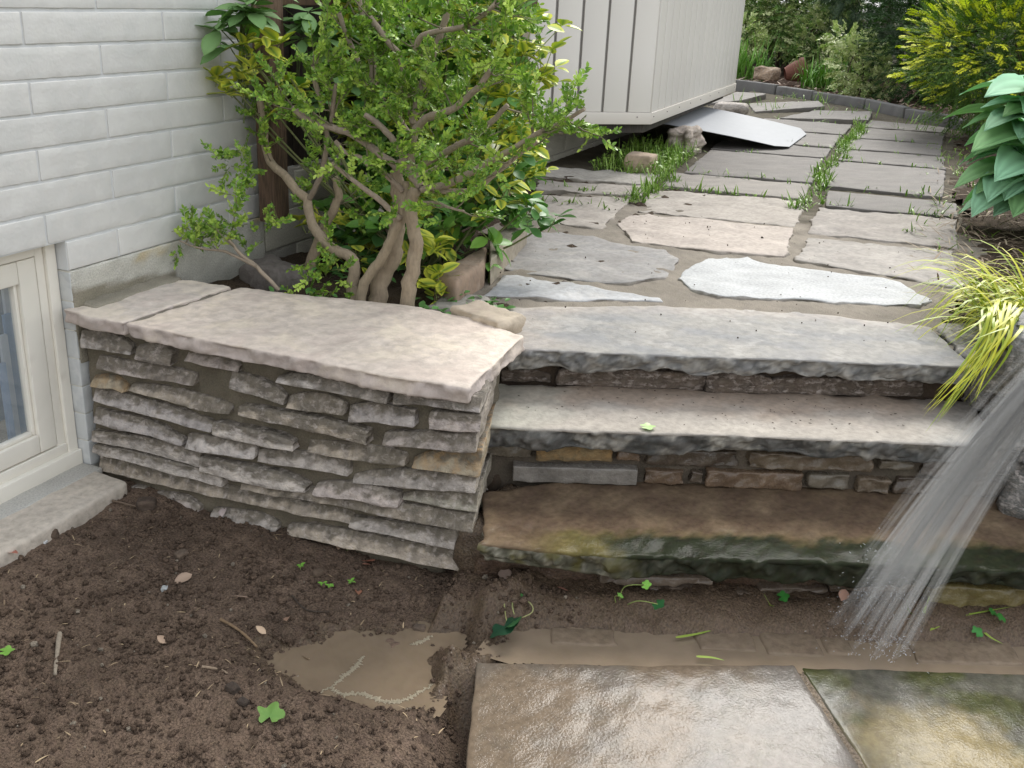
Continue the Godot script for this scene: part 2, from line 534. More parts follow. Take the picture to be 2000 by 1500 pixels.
func soil_y(x: float, z: float) -> float:
	var p := Vector3(x, 0.0, z)
	var y := 0.022 * n_fbm.get_noise_3dv(p * 2.2) + 0.012 * n_fbm.get_noise_3dv(p * 9.0 + Vector3(5, 0, 0))
	y += 0.007 * absf(n_fbm.get_noise_3dv(p * 30.0)) + 0.004 * n_fbm.get_noise_3dv(p * 70.0)
	y += 0.03 * smoothstep(-1.75, -2.1, x)
	for q in PUDDLES:
		var e: float = ((x - q[0]) / q[2]) ** 2 + ((z - q[1]) / q[3]) ** 2
		y -= 0.045 * exp(-e * 0.9)
	var foot := (x + 0.847) * 0.395 + (z + 2.059) * 0.919
	y -= 0.05 * smoothstep(-0.12, -0.02, paver_edge(x, z)) * smoothstep(-1.78, -1.66, z)
	y -= 0.05 * smoothstep(0.26, 0.32, foot) * smoothstep(-0.84, -0.74, x)
	y -= 0.014 * smoothstep(0.08, 0.13, foot) * smoothstep(0.32, 0.26, foot) * smoothstep(-0.78, -0.70, x)
	y += 0.034 * exp(-((paver_edge(x, z) + 0.065 + 0.02 * n_fbm.get_noise_2d(x * 14.0, z * 14.0)) / 0.028) ** 2) * smoothstep(-1.90, -1.84, z)
	# the strip at the foot of the steps rises to the riser
	if x > -0.95:
		y += 0.05 * smoothstep(0.14, 0.0, foot)
		y += 0.034 * exp(-((x + 0.80 + 0.06 * n_fbm.get_noise_2d(x * 9.0, z * 9.0)) / 0.045) ** 2) * smoothstep(0.30, 0.22, foot)
	return y - 0.004

func soil_color(p: Vector3) -> Color:
	var c := Color(0.172, 0.12, 0.085)
	var t := n_fbm.get_noise_3dv(p * 3.0)
	c = c * (1.0 + 0.35 * t + 0.25 * n_fbm.get_noise_3dv(p * 25.0))
	var wet := 0.0
	for q in PUDDLES:
		wet = maxf(wet, exp(-((p.x - q[0]) / q[2]) ** 2 * 0.45 - ((p.z - q[1]) / q[3]) ** 2 * 0.45))
	return c.lerp(Color(0.085, 0.058, 0.039), minf(1.0, wet * 1.3) * 0.85)

func is_mud(x: float, z: float) -> bool:
	var wob := 0.05 * n_fbm.get_noise_2d(x * 14.0, z * 14.0) + 0.14 * n_fbm.get_noise_2d(x * 5.0 + 7.0, z * 5.0)
	var foot := (x + 0.847) * 0.395 + (z + 2.059) * 0.919
	if x > -0.86 + wob and foot < 0.36:
		return true
	for q in PUDDLES:
		if ((x - q[0]) / q[2]) ** 2 + ((z - q[1]) / q[3]) ** 2 < 1.3 + wob * 3.0:
			return true
	return false

func always(_x: float, _z: float) -> bool:
	return true

# ------------------------------------------------------------------ the place
func _ready() -> void:
	rng.seed = 20240517
	n_fbm.seed = 4
	n_fbm.frequency = 1.0
	n_fbm.fractal_type = FastNoiseLite.FRACTAL_FBM
	n_fbm.fractal_octaves = 3
	n_cell.seed = 9
	n_cell.noise_type = FastNoiseLite.TYPE_CELLULAR
	n_cell.frequency = 1.0
	n_cell.fractal_type = FastNoiseLite.FRACTAL_NONE
	n_cell.cellular_return_type = FastNoiseLite.RETURN_DISTANCE
	# camera
	var cam := Camera3D.new()
	cam.name = "camera"
	cam.transform = Transform3D(Basis(Vector3(0.92140,0.04549,-0.38595), Vector3(-0.17719,0.93307,-0.31303), Vector3(0.34588,0.35681,0.86779)), Vector3(0, 1.45, 0))
	cam.fov = 41.112
	cam.near = 0.05
	cam.far = 400.0
	add_child(cam)
	cam.current = true
	# sky, sun, exposure
	var sky_m := ProceduralSkyMaterial.new()
	sky_m.sky_top_color = Color(0.88, 0.91, 0.96)
	sky_m.sky_horizon_color = Color(0.96, 0.96, 0.95)
	sky_m.sky_curve = 0.3
	sky_m.ground_bottom_color = Color(0.22, 0.2, 0.16)
	sky_m.ground_horizon_color = Color(0.4, 0.4, 0.36)
	var sky := Sky.new()
	sky.sky_material = sky_m
	var env := Environment.new()
	env.background_mode = Environment.BG_SKY
	env.sky = sky
	env.background_energy_multiplier = 0.92
	env.tonemap_mode = Environment.TONE_MAPPER_LINEAR
	env.tonemap_exposure = 2.1
	env.sdfgi_enabled = true
	env.ssao_enabled = true
	env.ssil_enabled = true
	var we := WorldEnvironment.new()
	we.name = "world_environment"
	we.environment = env
	add_child(we)
	var sun := DirectionalLight3D.new()
	sun.name = "sun"
	sun.light_color = Color(1.0, 0.99, 0.97)
	sun.light_energy = 0.7
	sun.light_angular_distance = 26.0
	sun.shadow_enabled = true
	add_child(sun)
	sun.look_at_from_position(Vector3.ZERO, -Vector3(-0.04, 0.69, -0.72))

	make_materials()
	build_ground()
	build_house()
	build_shed()
	build_pillar()
	build_steps()
	build_path()
	build_patio()
	build_right_bank()
	build_shrub()
	build_vines()
	build_right_plants()
	build_background()
	build_small_things()
	build_spray()

# ------------------------------------------------------------------ ground
func build_ground() -> void:
	var st := surf()
	st.set_smooth_group(0)
	var c := Color(0.10, 0.085, 0.05)
	# the low side, in front of the walls, and the raised garden behind them, out to the horizon
	for q in [[Vector3(-150, -0.12, 150), Vector3(150, -0.12, 150), Vector3(150, -0.12, -2.0), Vector3(-150, -0.12, -2.0)]]:
		for k in [0, 2, 1, 0, 3, 2]:
			st.set_color(c)
			st.add_vertex(q[k])
	struct("ground", done(st), M.soil)
	var up := flat_poly([Vector3(-2.3, 0, -2.5), Vector3(-1.15, 0, -2.52), Vector3(-1.05, 0, -2.95), Vector3(0.15, 0, -3.3), Vector3(0.45, 0, -3.15), Vector3(0.9, 0, -3.3), Vector3(4, 0, -3.4), Vector3(150, 0, -3.4), Vector3(150, 0, -250), Vector3(-150, 0, -250), Vector3(-150, 0, -3.4), Vector3(-2.3, 0, -3.4)], 0.462, c)
	struct("garden_terrain", up, M.soil)
	# bare soil in front of the stone wall, wet mud at the foot of the steps
	var x0 := -2.1
	struct("soil_bed", sheet(x0, 0.95, -2.75, -0.5, 0.0095, soil_y, soil_color, func(x, z): return x < -0.60 + (z + 1.5) * -0.0 and not is_mud(x, z) and z < 0.0 and (x < -0.62 or z < -1.7)), M.soil)
	struct("mud", sheet(x0 + 0.6, 0.95, -2.75, -1.3, 0.0085, soil_y, func(p): return soil_color(p).lerp(Color(0.13, 0.092, 0.060), 0.7), func(x, z): return is_mud(x, z) or is_mud(x + 0.022, z) or is_mud(x, z + 0.022) or is_mud(x - 0.022, z) or is_mud(x, z - 0.022)), M.mud)
	# crumbs of earth and pebbles
	var meshes := []
	for k in 3:
		meshes.append(boulder(Vector3.ZERO, Vector3(1, 0.75, 0.85), 0.0, {"cell": 0.3, "celly": 0.3, "r": 0.3, "side": 0.3, "top": 0.2, "freq": 2.2, "chip": 0.0, "color": Color.WHITE, "vary": 0.1}))
	for k in 3:
		var where := []
		var tints := []
		for i in 3200:
			var x := rf(-2.08, -0.62)
			var z := rf(-2.13, -0.75)
			if paver_edge(x, z) > -0.02 and z > -1.85:
				continue
			if i % 2 == 0 and n_fbm.get_noise_2d(x * 4.0, z * 4.0) < 0.0:
				continue
			var s := 0.0022 + 0.0055 * pow(rng.randf(), 3.0)
			if rng.randf() < 0.015:
				s *= 2.0
			if x < -1.9 and rng.randf() < 0.4:
				continue
			where.append(Transform3D(Basis.from_euler(Vector3(rf(0, 6), rf(0, 6), rf(0, 6))).scaled(Vector3.ONE * s * 2.0), Vector3(x, soil_y(x, z) + s * 0.4, z)))
			var g := rng.randf()
			tints.append(Color(0.30, 0.25, 0.19) * rf(0.8, 1.3) if g < 0.025 else Color(0.15, 0.103, 0.072) * rf(0.75, 1.3))
		var o := many(self, numbered("soil_crumbs"), meshes[k], M.crumb, where, tints)
		tag(o, ["fine dark crumbs of loose earth scattered over the bare soil bed", "rounded dark earth clods strewn over the bare soil bed", "mixed crumbs and pale grit specks over the bare soil bed"][k], "soil crumbs")
	# garden soil behind the stone wall and along the right of the path
	var bed := func(x, z): return 0.485 + 0.03 * n_fbm.get_noise_2d(x * 6.0, z * 6.0) + 0.012 * n_fbm.get_noise_2d(x * 30.0, z * 30.0)
	var bedc := func(p): return Color(0.085, 0.06, 0.04) * (1.0 + 0.4 * n_fbm.get_noise_3dv(p * 12.0))
	struct("garden_bed_soil", sheet(-2.2, -1.1, -5.6, -2.52, 0.03, bed, bedc, always), M.soil)
	struct("garden_bed_soil", sheet(0.08, 2.2, -10.5, -3.42, 0.04, func(x, z): return bed.call(x, z) + 0.06 * smoothstep(0.1, 0.7, x), bedc, func(x, z): return x > 0.1 + 0.06 * sin(z * 3.0)), M.soil)
	struct("garden_bed_soil", sheet(-6.0, 4.0, -20.0, -10.2, 0.12, func(x, z): return bed.call(x, z) + 0.04, func(p): return Color(0.14, 0.09, 0.065) * (1.0 + 0.4 * n_fbm.get_noise_3dv(p * 8.0)), func(x, z): return kerb_side(x, z) > 0.05), M.soil)

func kerb_side(x: float, z: float) -> float:   # > 0 beyond the dark kerb at the end of the path
	var k := [Vector2(-6, -14.6), Vector2(-2.44, -12.9), Vector2(-1.43, -12.1), Vector2(-0.82, -11.5), Vector2(0.0, -10.3), Vector2(4, -4.0)]
	for i in k.size() - 1:
		if x < k[i + 1].x or i == k.size() - 2:
			var t: float = (x - k[i].x) / (k[i + 1].x - k[i].x)
			return lerpf(k[i].y, k[i + 1].y, t) - z
	return 1.0

# ------------------------------------------------------------------ house
func build_house() -> void:
	var h := thing("brick_house", "house wall of pale grey painted brick with a small basement window", "house", Vector3(-2.207, 0, -2.5))
	var o3 := -h.position
	# wall: mortar backing with every brick proud of it
	var st := surf()
	var mc := Color(0.60, 0.61, 0.60)
	box_into(st, Vector3(-2.45, 0.66, -3.04), Vector3(-2.2105, 5.6, -2.125), mc)
	box_into(st, Vector3(-2.45, 0.745, -2.125), Vector3(-2.2105, 5.6, 3.5), mc)
	box_into(st, Vector3(-2.45, -0.1, -3.04), Vector3(-2.2095, 0.658, -2.126), Color(0.55, 0.53, 0.46))
	box_into(st, Vector3(-2.45, 1.95, -9.0), Vector3(-2.2135, 5.6, -3.04), mc)
	var wall := part(h, "wall", done(st), M.paint, o3)
	for k in 14:
		var y0 := 0.662 + k * 0.0868
		var z := -2.061 if k % 2 == 1 else -2.3225
		z += 0.525 * 6
		if k % 2 == 0:
			z += 0.2625 * 2 - 0.525
		while z > -3.04:
			var za := z - 0.525 + 0.0045
			var zb := z - 0.0045
			z -= 0.525
			za = maxf(za, -3.038)
			if k == 0:
				zb = minf(zb, -2.127)
			if zb - za < 0.02 or zb > 0.4:
				continue
			var sh := rf(-0.0012, 0.0012)
			var g := rf(0.97, 1.03)
			var b := rock(PackedVector2Array([Vector2(-2.2065 + sh, zb), Vector2(-2.2065 + sh, za)]), PackedVector2Array([Vector2(-2.30, zb), Vector2(-2.30, za)]), Vector2(y0 + rf(0, 0.001), y0 + 0.0785 + rf(-0.001, 0.001)), Vector2(y0 + rf(0, 0.001), y0 + 0.0785 + rf(-0.001, 0.001)), {"r": 0.0018, "cell": 0.022, "cellz": 0.1, "celly": 0.02, "side": 0.0018, "top": 0.002, "freq": 30.0, "color": Color(0.635, 0.62, 0.58) * g, "vary": 0.035})
			part(wall, "brick", b, M.paint, Vector3.ZERO)
	for c in wall.get_children():
		c.position = Vector3.ZERO
	# quoin bricks down the side of the window opening
	for k in 8:
		var y0 := 0.655 - (k + 1) * 0.0868
		if y0 < 0.03:
			break
		part(wall, "brick", block(Vector3(-2.262, y0 + 0.0015, -2.24), Vector3(-2.2065, y0 + 0.0853, -2.124), {"r": 0.003, "cell": 0.02, "side": 0.0012, "top": 0.001, "freq": 26.0, "color": Color(0.47, 0.48, 0.47), "vary": 0.05}), M.paint)
	# foundation band below the lowest course, smeared with fresh mortar near the coping
	var smear := func(c: Color, p: Vector3, _d, _u, _v, _w):
		var line := 0.605 + (p.z + 2.15) * 0.10 + 0.010 * n_fbm.get_noise_3dv(p * 12.0)
		var ochre := smoothstep(0.15, 0.5, n_fbm.get_noise_3dv(p * Vector3(5, 14, 5))) * smoothstep(0.60, 0.65, p.y)
		var cc := c.lerp(Color(0.60, 0.47, 0.25), ochre * 0.7)
		return cc.lerp(Color(0.29, 0.26, 0.20), smoothstep(line + 0.004, line - 0.004, p.y)) if p.z > -2.56 else cc
	part(h, "foundation_band", rock(v2([-2.2035, -2.127, -2.2035, -3.04]), v2([-2.3, -2.127, -2.3, -3.04]), Vector2(0.38, 0.658), Vector2(0.38, 0.658), {"r": 0.006, "cell": 0.016, "side": 0.005, "top": 0.003, "freq": 12.0, "color": Color(0.58, 0.56, 0.49), "vary": 0.12, "paint": smear}), M.mortar, o3)
	# foundation blocks running on behind the shrub and below the shed
	var blocks := part(h, "foundation", boxm(Vector3(-2.45, -0.1, -9.0), Vector3(-2.215, 0.80, -3.045), Color(0.40, 0.38, 0.33)), M.mortar, o3)
	for row in 4:
		var z := -3.05 - (0.0 if row % 2 == 0 else 0.2)
		while z > -7.1:
			var za := maxf(z - 0.40, -7.14)
			if z - za > 0.05:
				part(blocks, "block", block(Vector3(-2.33, 0.25 + row * 0.137, za + 0.004), Vector3(-2.207, 0.25 + row * 0.137 + 0.13, z - 0.004), {"r": 0.004, "cell": 0.05, "side": 0.003, "top": 0.002, "color": Color(0.50, 0.47, 0.39) * rf(0.92, 1.06), "vary": 0.1}), M.mortar)
			z -= 0.40
	# basement window
	var w := part(h, "window", boxm(Vector3(-2.75, 0.03, -2.12), Vector3(-2.70, 0.745, -0.3), Color(0.05, 0.055, 0.06)), M.plain, o3)
	w.set_meta("label", "small cream wooden basement window beside the stone wall")
	var cream := Color(0.74, 0.70, 0.61)
	var worn := func(c: Color, p: Vector3, d: Vector3, _u, _v, _w):
		var k := smoothstep(0.5, 0.75, n_fbm.get_noise_3dv(p * 16.0)) * 0.5 + smoothstep(0.93, 0.7, maxf(absf(d.x), maxf(absf(d.y), absf(d.z)))) * smoothstep(0.15, 0.5, n_fbm.get_noise_3dv(p * 30.0)) * 0.55
		return c.lerp(Color(0.28, 0.22, 0.16), clampf(k, 0.0, 0.85))
	var fo := {"r": 0.003, "cell": 0.02, "side": 0.0003, "top": 0.0003, "freq": 20.0, "color": cream, "vary": 0.05, "paint": worn}
	var zr := -2.122   # right end of the opening
	part(w, "casing", block(Vector3(-2.33, 0.06, zr), Vector3(-2.246, 0.743, zr + 0.036), fo), M.trim_paint)
	part(w, "casing", block(Vector3(-2.33, 0.115, zr + 0.0365), Vector3(-2.256, 0.742, zr + 0.066), fo), M.trim_paint)
	part(w, "casing", block(Vector3(-2.33, 0.712, -2.05), Vector3(-2.247, 0.7445, -0.3), fo), M.trim_paint)
	part(w, "sill", block(Vector3(-2.36, 0.055, zr + 0.0005), Vector3(-2.232, 0.105, -0.3), fo), M.trim_paint)
	part(w, "sill", block(Vector3(-2.34, 0.104, zr + 0.037), Vector3(-2.25, 0.136, -0.3), fo), M.trim_paint)
	# sash
	var zs := -2.0515
	var sash := part(w, "sash", block(Vector3(-2.30, 0.140, zs), Vector3(-2.2525, 0.709, zs + 0.06), fo), M.trim_paint)
	part(sash, "sash", block(Vector3(-2.30, 0.1405, zs + 0.061), Vector3(-2.2525, 0.195, -0.4), fo), M.trim_paint)
	part(sash, "sash", block(Vector3(-2.30, 0.645, zs + 0.061), Vector3(-2.2525, 0.7085, -0.4), fo), M.trim_paint)
	part(sash, "glazing_bead", block(Vector3(-2.285, 0.196, zs + 0.0605), Vector3(-2.264, 0.644, zs + 0.072), fo), M.trim_paint)
	part(sash, "glazing_bead", block(Vector3(-2.285, 0.1955, zs + 0.0725), Vector3(-2.264, 0.207, -0.4), fo), M.trim_paint)
	part(w, "pane", boxm(Vector3(-2.280, 0.2, zs + 0.07), Vector3(-2.277, 0.65, -0.4)), M.glass)
	# what shows through the pane
	part(w, "interior_board", boxm(Vector3(-2.52, 0.15, -2.34), Vector3(-2.515, 0.70, -0.4), Color(0.10, 0.115, 0.13)), M.plain)
	part(w, "interior_board", boxm(Vector3(-2.43, 0.15, -2.118), Vector3(-2.42, 0.60, -2.08), Color(0.42, 0.45, 0.48)), M.plain)
	part(w, "interior_board", boxm(Vector3(-2.40, 0.15, -2.070), Vector3(-2.39, 0.52, -2.045), Color(0.14, 0.22, 0.36)), M.plain)
	part(w, "interior_board", boxm(Vector3(-2.385, 0.15, -2.035), Vector3(-2.375, 0.47, -2.01), Color(0.50, 0.52, 0.54)), M.plain)
	part(w, "interior_board", boxm(Vector3(-2.36, 0.15, -1.995), Vector3(-2.35, 0.40, -1.975), Color(0.20, 0.27, 0.38)), M.plain)
	for c in w.get_children():
		c.position = Vector3.ZERO
	# ledge of pale stone under the window
	var lo := {"r": 0.012, "cell": 0.02, "side": 0.004, "top": 0.002, "freq": 7.0, "wobble": 0.003, "color": Color(0.57, 0.50, 0.41), "vary": 0.12}
	var ledge := part(h, "window_ledge", rock(v2([-2.05, -1.0, -2.02, -1.75, -2.03, -2.085]), v2([-2.20, -1.0, -2.18, -1.75, -2.19, -2.105]), Vector2(-0.08, 0.058), Vector2(-0.08, 0.058), lo), M.flag, o3)
	part(h, "window_ledge", block(Vector3(-2.34, -0.08, -2.124), Vector3(-2.158, 0.060, -0.4), {"r": 0.008, "cell": 0.03, "side": 0.004, "top": 0.003, "freq": 9.0, "color": Color(0.50, 0.48, 0.43), "vary": 0.12}), M.mortar, o3)
	# dark timber screen behind the vines, above the blocks
	var sc := thing("timber_screen", "dark brown timber screen behind the vines on the house", "screen", Vector3(-2.2, 0.8, -4.0))
	var so := -sc.position
	for i in 22:
		var z := -3.06 - i * 0.112
		part(sc, "board", block(Vector3(-2.26, 0.805, z - 0.108), Vector3(-2.235 + rf(-0.004, 0.004), 1.94, z), {"r": 0.003, "cell": 0.25, "side": 0.001, "color": Color(0.035, 0.022, 0.015) * rf(0.7, 1.3)}), M.dark_wood, so)
	part(sc, "post", block(Vector3(-2.16, 0.66, -3.045), Vector3(-2.095, 1.94, -2.955), {"r": 0.004, "cell": 0.1, "side": 0.002, "color": Color(0.17, 0.105, 0.065)}), M.dark_wood, so)
	part(sc, "rail", block(Vector3(-2.16, 1.375, -5.4), Vector3(-2.11, 1.44, -3.05), {"r": 0.004, "cell": 0.1, "side": 0.002, "color": Color(0.13, 0.075, 0.045)}), M.dark_wood, so)
	part(sc, "post", block(Vector3(-2.17, 0.66, -3.60), Vector3(-2.11, 1.94, -3.53), {"r": 0.004, "cell": 0.1, "side": 0.002, "color": Color(0.06, 0.035, 0.02)}), M.dark_wood, so)

# ------------------------------------------------------------------ shed
func build_shed() -> void:
	var A := Vector2(-1.618, -6.066)
	var B := Vector2(-2.205, -5.53)
	var C := Vector2(-1.69, -8.974)
	var s := thing("garden_shed", "beige shed clad in vertical grooved panels, raised above the path", "shed", Vector3(-2.0, 0.76, -7.2))
	var o3 := -s.position
	var cream := Color(0.66, 0.625, 0.57)
	var top := 2.9
	# core
	part(s, "wall", rock(PackedVector2Array([B + Vector2(0, -0.02), A + Vector2(-0.014, -0.006)]), PackedVector2Array([Vector2(-2.205, -8.9), C + Vector2(-0.014, 0.01)]), Vector2(0.77, top), Vector2(0.77, top), {"r": 0.003, "cell": 0.5, "side": 0.0, "top": 0.0, "color": Color(0.26, 0.245, 0.225)}), M.plain, o3)
	part(s, "floor_frame", rock(PackedVector2Array([B + Vector2(0.1, -0.12), A + Vector2(-0.05, -0.05)]), PackedVector2Array([Vector2(-2.2, -8.9), C + Vector2(-0.08, 0.05)]), Vector2(0.70, 0.768), Vector2(0.70, 0.768), {"r": 0.003, "cell": 0.4, "side": 0.0, "top": 0.0, "color": Color(0.08, 0.07, 0.06)}), M.dark_wood, o3)
	# planks along the front and the side, with a groove left between them
	var run := func(P: Vector2, Q: Vector2, n: int, groove: float, tint: Color):
		var d := (Q - P) / n
		var dir := d.normalized()
		var nrm := Vector2(dir.y, -dir.x) * -1.0
		if nrm.dot(Vector2(1, 1)) < 0.0:
			nrm = -nrm
		for i in n:
			var a := P + d * i + dir * groove * 0.5
			var b := P + d * (i + 1) - dir * groove * 0.5
			part(s, "siding_panel", rock(PackedVector2Array([a, b]), PackedVector2Array([a - nrm * 0.012, b - nrm * 0.012]), Vector2(0.826, top), Vector2(0.826, top), {"r": 0.0035, "cell": 0.3, "side": 0.0, "top": 0.0, "color": tint * rf(0.985, 1.015), "vary": 0.02}), M.vinyl, o3)
	run.call(B, A, 5, 0.015, cream)
	run.call(A, C, 17, 0.014, cream)
	# corner post and bottom trim with screws
	part(s, "corner_trim", block(Vector3(A.x - 0.022, 0.825, A.y - 0.018), Vector3(A.x + 0.003, top, A.y + 0.003), {"r": 0.003, "cell": 0.5, "side": 0.0, "top": 0.0, "color": cream}), M.vinyl, o3)
	var trim := func(P: Vector2, Q: Vector2):
		var dir := (Q - P).normalized()
		var nrm := Vector2(-dir.y, dir.x)
		if nrm.dot(Vector2(1, 1)) < 0.0:
			nrm = -nrm
		part(s, "bottom_trim", rock(PackedVector2Array([P + nrm * 0.006, Q + nrm * 0.006]), PackedVector2Array([P - nrm * 0.02, Q - nrm * 0.02]), Vector2(0.757, 0.825), Vector2(0.757, 0.825), {"r": 0.003, "cell": 0.4, "side": 0.0, "top": 0.0, "color": Color(0.60, 0.555, 0.49), "vary": 0.03}), M.vinyl, o3)
		var n := int(P.distance_to(Q) / 0.36)
		for i in n + 1:
			var p := P.lerp(Q, (i + 0.12) / (n + 0.4)) + nrm * 0.0075
			var sm := SphereMesh.new()
			sm.radius = 0.0045
			sm.height = 0.006
			sm.radial_segments = 8
			sm.rings = 4
			part(s, "screw", sm, M.dark_screw, Vector3(p.x, 0.800, p.y) + o3)
	mat("dark_screw", lin(0.10, 0.08, 0.07), 0.5, {"vc": false})
	trim.call(B, A)
	trim.call(A, C)
	# bent sheet of metal leaning out from under the shed
	var st := surf()
	st.set_smooth_group(0)
	var rows := 10
	var P := []
	for i in rows + 1:
		var t := float(i) / rows
		var y := 0.672 - 0.155 * t + 0.008 * sin(PI * t)
		var x := lerpf(-1.80, -1.0, t)
		var zn := lerpf(-6.95, -7.48, t) if t < 0.92 else lerpf(-7.44, -7.60, (t - 0.92) / 0.08)
		var zf := lerpf(-8.35, -8.75, t) if t < 0.92 else lerpf(-8.72, -8.5, (t - 0.92) / 0.08)
		P.append([Vector3(x, y, zn), Vector3(x, y, zf)])
	for i in rows:
		for lay in 2:
			var dy := Vector3(0, -0.003 * lay, 0)
			var q := [P[i][0] + dy, P[i + 1][0] + dy, P[i + 1][1] + dy, P[i][1] + dy]
			for k in ([0, 2, 1, 0, 3, 2] if lay == 0 else [0, 1, 2, 0, 2, 3]):
				st.set_color(Color.WHITE)
				st.add_vertex(q[k])
	mono("metal_sheet", done(st), M.metal_sheet, "bent sheet of pale grey metal leaning out from under the shed", "metal sheet")

# ------------------------------------------------------------------ stone wall with its coping
func build_pillar() -> void:
	var wl := thing("stone_retaining_wall", "low retaining wall of thin stacked stones in mortar under a pinkish coping", "stone wall", Vector3(-1.55, 0, -2.3))
	var o3 := -wl.position
	var mc := Color(0.16, 0.137, 0.10)
	part(wl, "mortar", block(Vector3(-2.20, -0.1, -2.50), Vector3(-1.03, 0.506, -2.143), {"r": 0.02, "cell": 0.012, "cellz": 0.1, "side": 0.009, "top": 0.002, "freq": 16.0, "color": mc, "vary": 0.3, "no_bottom": true}), M.mortar, o3)
	var tints := [Color(0.27, 0.24, 0.21), Color(0.56, 0.495, 0.435), Color(0.45, 0.40, 0.36), Color(0.46, 0.39, 0.28), Color(0.40, 0.37, 0.29)]
	var rows := [
		[-2.186,0.435,0.485,-2.003,0.445,0.498,0],
		[-1.978,0.44,0.488,-1.852,0.444,0.5,0],
		[-1.823,0.458,0.493,-1.64,0.458,0.507,0],
		[-1.509,0.459,0.494,-1.177,0.465,0.503,0],
		[-1.16,0.467,0.497,-0.933,0.488,0.521,0],
		[-2.139,0.382,0.415,-1.792,0.395,0.437,0],
		[-1.67,0.409,0.453,-1.494,0.395,0.441,0],
		[-2.162,0.322,0.356,-2.041,0.324,0.359,3],
		[-2.028,0.334,0.371,-1.676,0.33,0.368,0],
		[-2.167,0.279,0.315,-1.741,0.263,0.305,1],
		[-2.17,0.207,0.247,-1.848,0.2,0.243,2],
		[-1.723,0.266,0.299,-1.458,0.271,0.313,1],
		[-1.64,0.34,0.369,-1.233,0.338,0.378,0],
		[-1.491,0.389,0.432,-1.305,0.406,0.453,0],
		[-1.296,0.386,0.44,-1.105,0.412,0.453,1],
		[-1.061,0.422,0.462,-0.933,0.44,0.482,1],
		[-1.189,0.351,0.383,-0.935,0.386,0.427,0],
		[-2.182,0.143,0.18,-1.793,0.145,0.189,1],
		[-1.837,0.195,0.239,-1.601,0.213,0.254,2],
		[-2.178,0.109,0.136,-1.708,0.103,0.135,2],
		[-1.783,0.141,0.178,-1.425,0.155,0.201,1],
		[-1.598,0.204,0.245,-1.301,0.226,0.27,1],
		[-1.431,0.272,0.309,-1.13,0.297,0.338,0],
		[-1.104,0.303,0.347,-0.925,0.314,0.374,3],
		[-1.288,0.211,0.251,-0.923,0.267,0.313,1],
		[-1.405,0.153,0.194,-1.145,0.179,0.225,1],
		[-1.135,0.198,0.221,-0.921,0.211,0.262,4],
		[-1.647,0.113,0.136,-0.924,0.157,0.197,0],
		[-2.185,0.042,0.086,-1.293,0.084,0.112,1],
		[-2.066,-0.012,0.028,-1.978,-0.014,0.025,2],
		[-1.971,-0.017,0.023,-1.801,-0.003,0.039,1],
		[-1.764,-0.008,0.025,-1.536,0.002,0.05,2],
		[-1.297,0.08,0.101,-0.93,0.09,0.143,2],
		[-1.499,0.002,0.046,-0.932,0.035,0.083,2],
	]
	for s in rows:
		var pro := rf(0.008, 0.026)
		var zf := -2.126 + pro
		var right: float = s[3]
		var corner := right > -1.03
		if corner:
			right = -0.922 + rf(-0.008, 0.006)
		var zfr := zf - (0.004 if corner else rf(-0.004, 0.004))
		var kind := int(s[6])
		var shade := rf(0.85, 1.12)
		var base: Color = tints[kind] * shade
		var edge := 0.46 if kind == 0 else 0.60
		if kind != 3 and kind != 4:
			var pal := [Color(0.62, 0.53, 0.475), Color(0.56, 0.50, 0.44), Color(0.47, 0.425, 0.395), Color(0.54, 0.455, 0.355), Color(0.66, 0.60, 0.55)]
			base = (pal[rng.randi_range(0, 4)] as Color) * shade
		var smear := func(c: Color, p: Vector3, d: Vector3, _u, v, w):
			var k := smoothstep(edge - 0.10, edge + 0.08, w + 0.50 * n_fbm.get_noise_3dv(p * Vector3(16, 26, 16)))
			if d.y > 0.6:
				k = 1.0
			if kind == 0:
				k = maxf(k, smoothstep(-0.15, 0.15, n_fbm.get_noise_3dv(p * 7.0 + Vector3(7, 7, 7))) * 0.9)
			if corner and d.x > 0.7:
				return c.lerp(Color(0.44, 0.38, 0.27), 0.5)
			return c.lerp(mc * (1.0 + 0.3 * n_fbm.get_noise_3dv(p * 30.0)), k * 0.9)
		var m := rock(PackedVector2Array([Vector2(s[0], zf), Vector2(lerpf(s[0], right, 0.35), zf + rf(-0.003, 0.005)), Vector2(lerpf(s[0], right, 0.7), zf + rf(-0.003, 0.005)), Vector2(right, zfr)]), PackedVector2Array([Vector2(s[0] + 0.01, -2.26), Vector2(right - (0.10 if corner else 0.01), -2.44 if corner else -2.27)]), Vector2(s[1], s[2] + 0.004), Vector2(s[4], s[5] + 0.004), {"r": 0.0045, "cell": 0.008, "celly": 0.006, "cellz": 0.03, "side": 0.007, "top": 0.0025, "chip": 0.008, "freq": 7.0, "wobble": 0.008, "lean": rf(0.010, 0.026), "taper_l": maxf(0.0, rf(-0.2, 0.75)), "taper_r": 0.0 if corner else maxf(0.0, rf(-0.2, 0.75)), "bow": rf(-0.006, 0.006), "color": base, "vary": 0.22, "paint": smear})
		part(wl, "stone", m, M.stone_rust if kind == 3 else M.stone, o3)
	# coping slabs and the mortar joint between them
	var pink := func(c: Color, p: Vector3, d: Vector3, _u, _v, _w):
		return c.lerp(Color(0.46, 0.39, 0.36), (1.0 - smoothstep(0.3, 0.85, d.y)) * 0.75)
	var co := {"r": 0.008, "cell": 0.010, "celly": 0.008, "cellz": 0.02, "side": 0.012, "top": 0.0035, "chip": 0.022, "freq": 11.0, "wobble": 0.005, "color": Color(0.66, 0.58, 0.505), "vary": 0.1, "paint": pink}
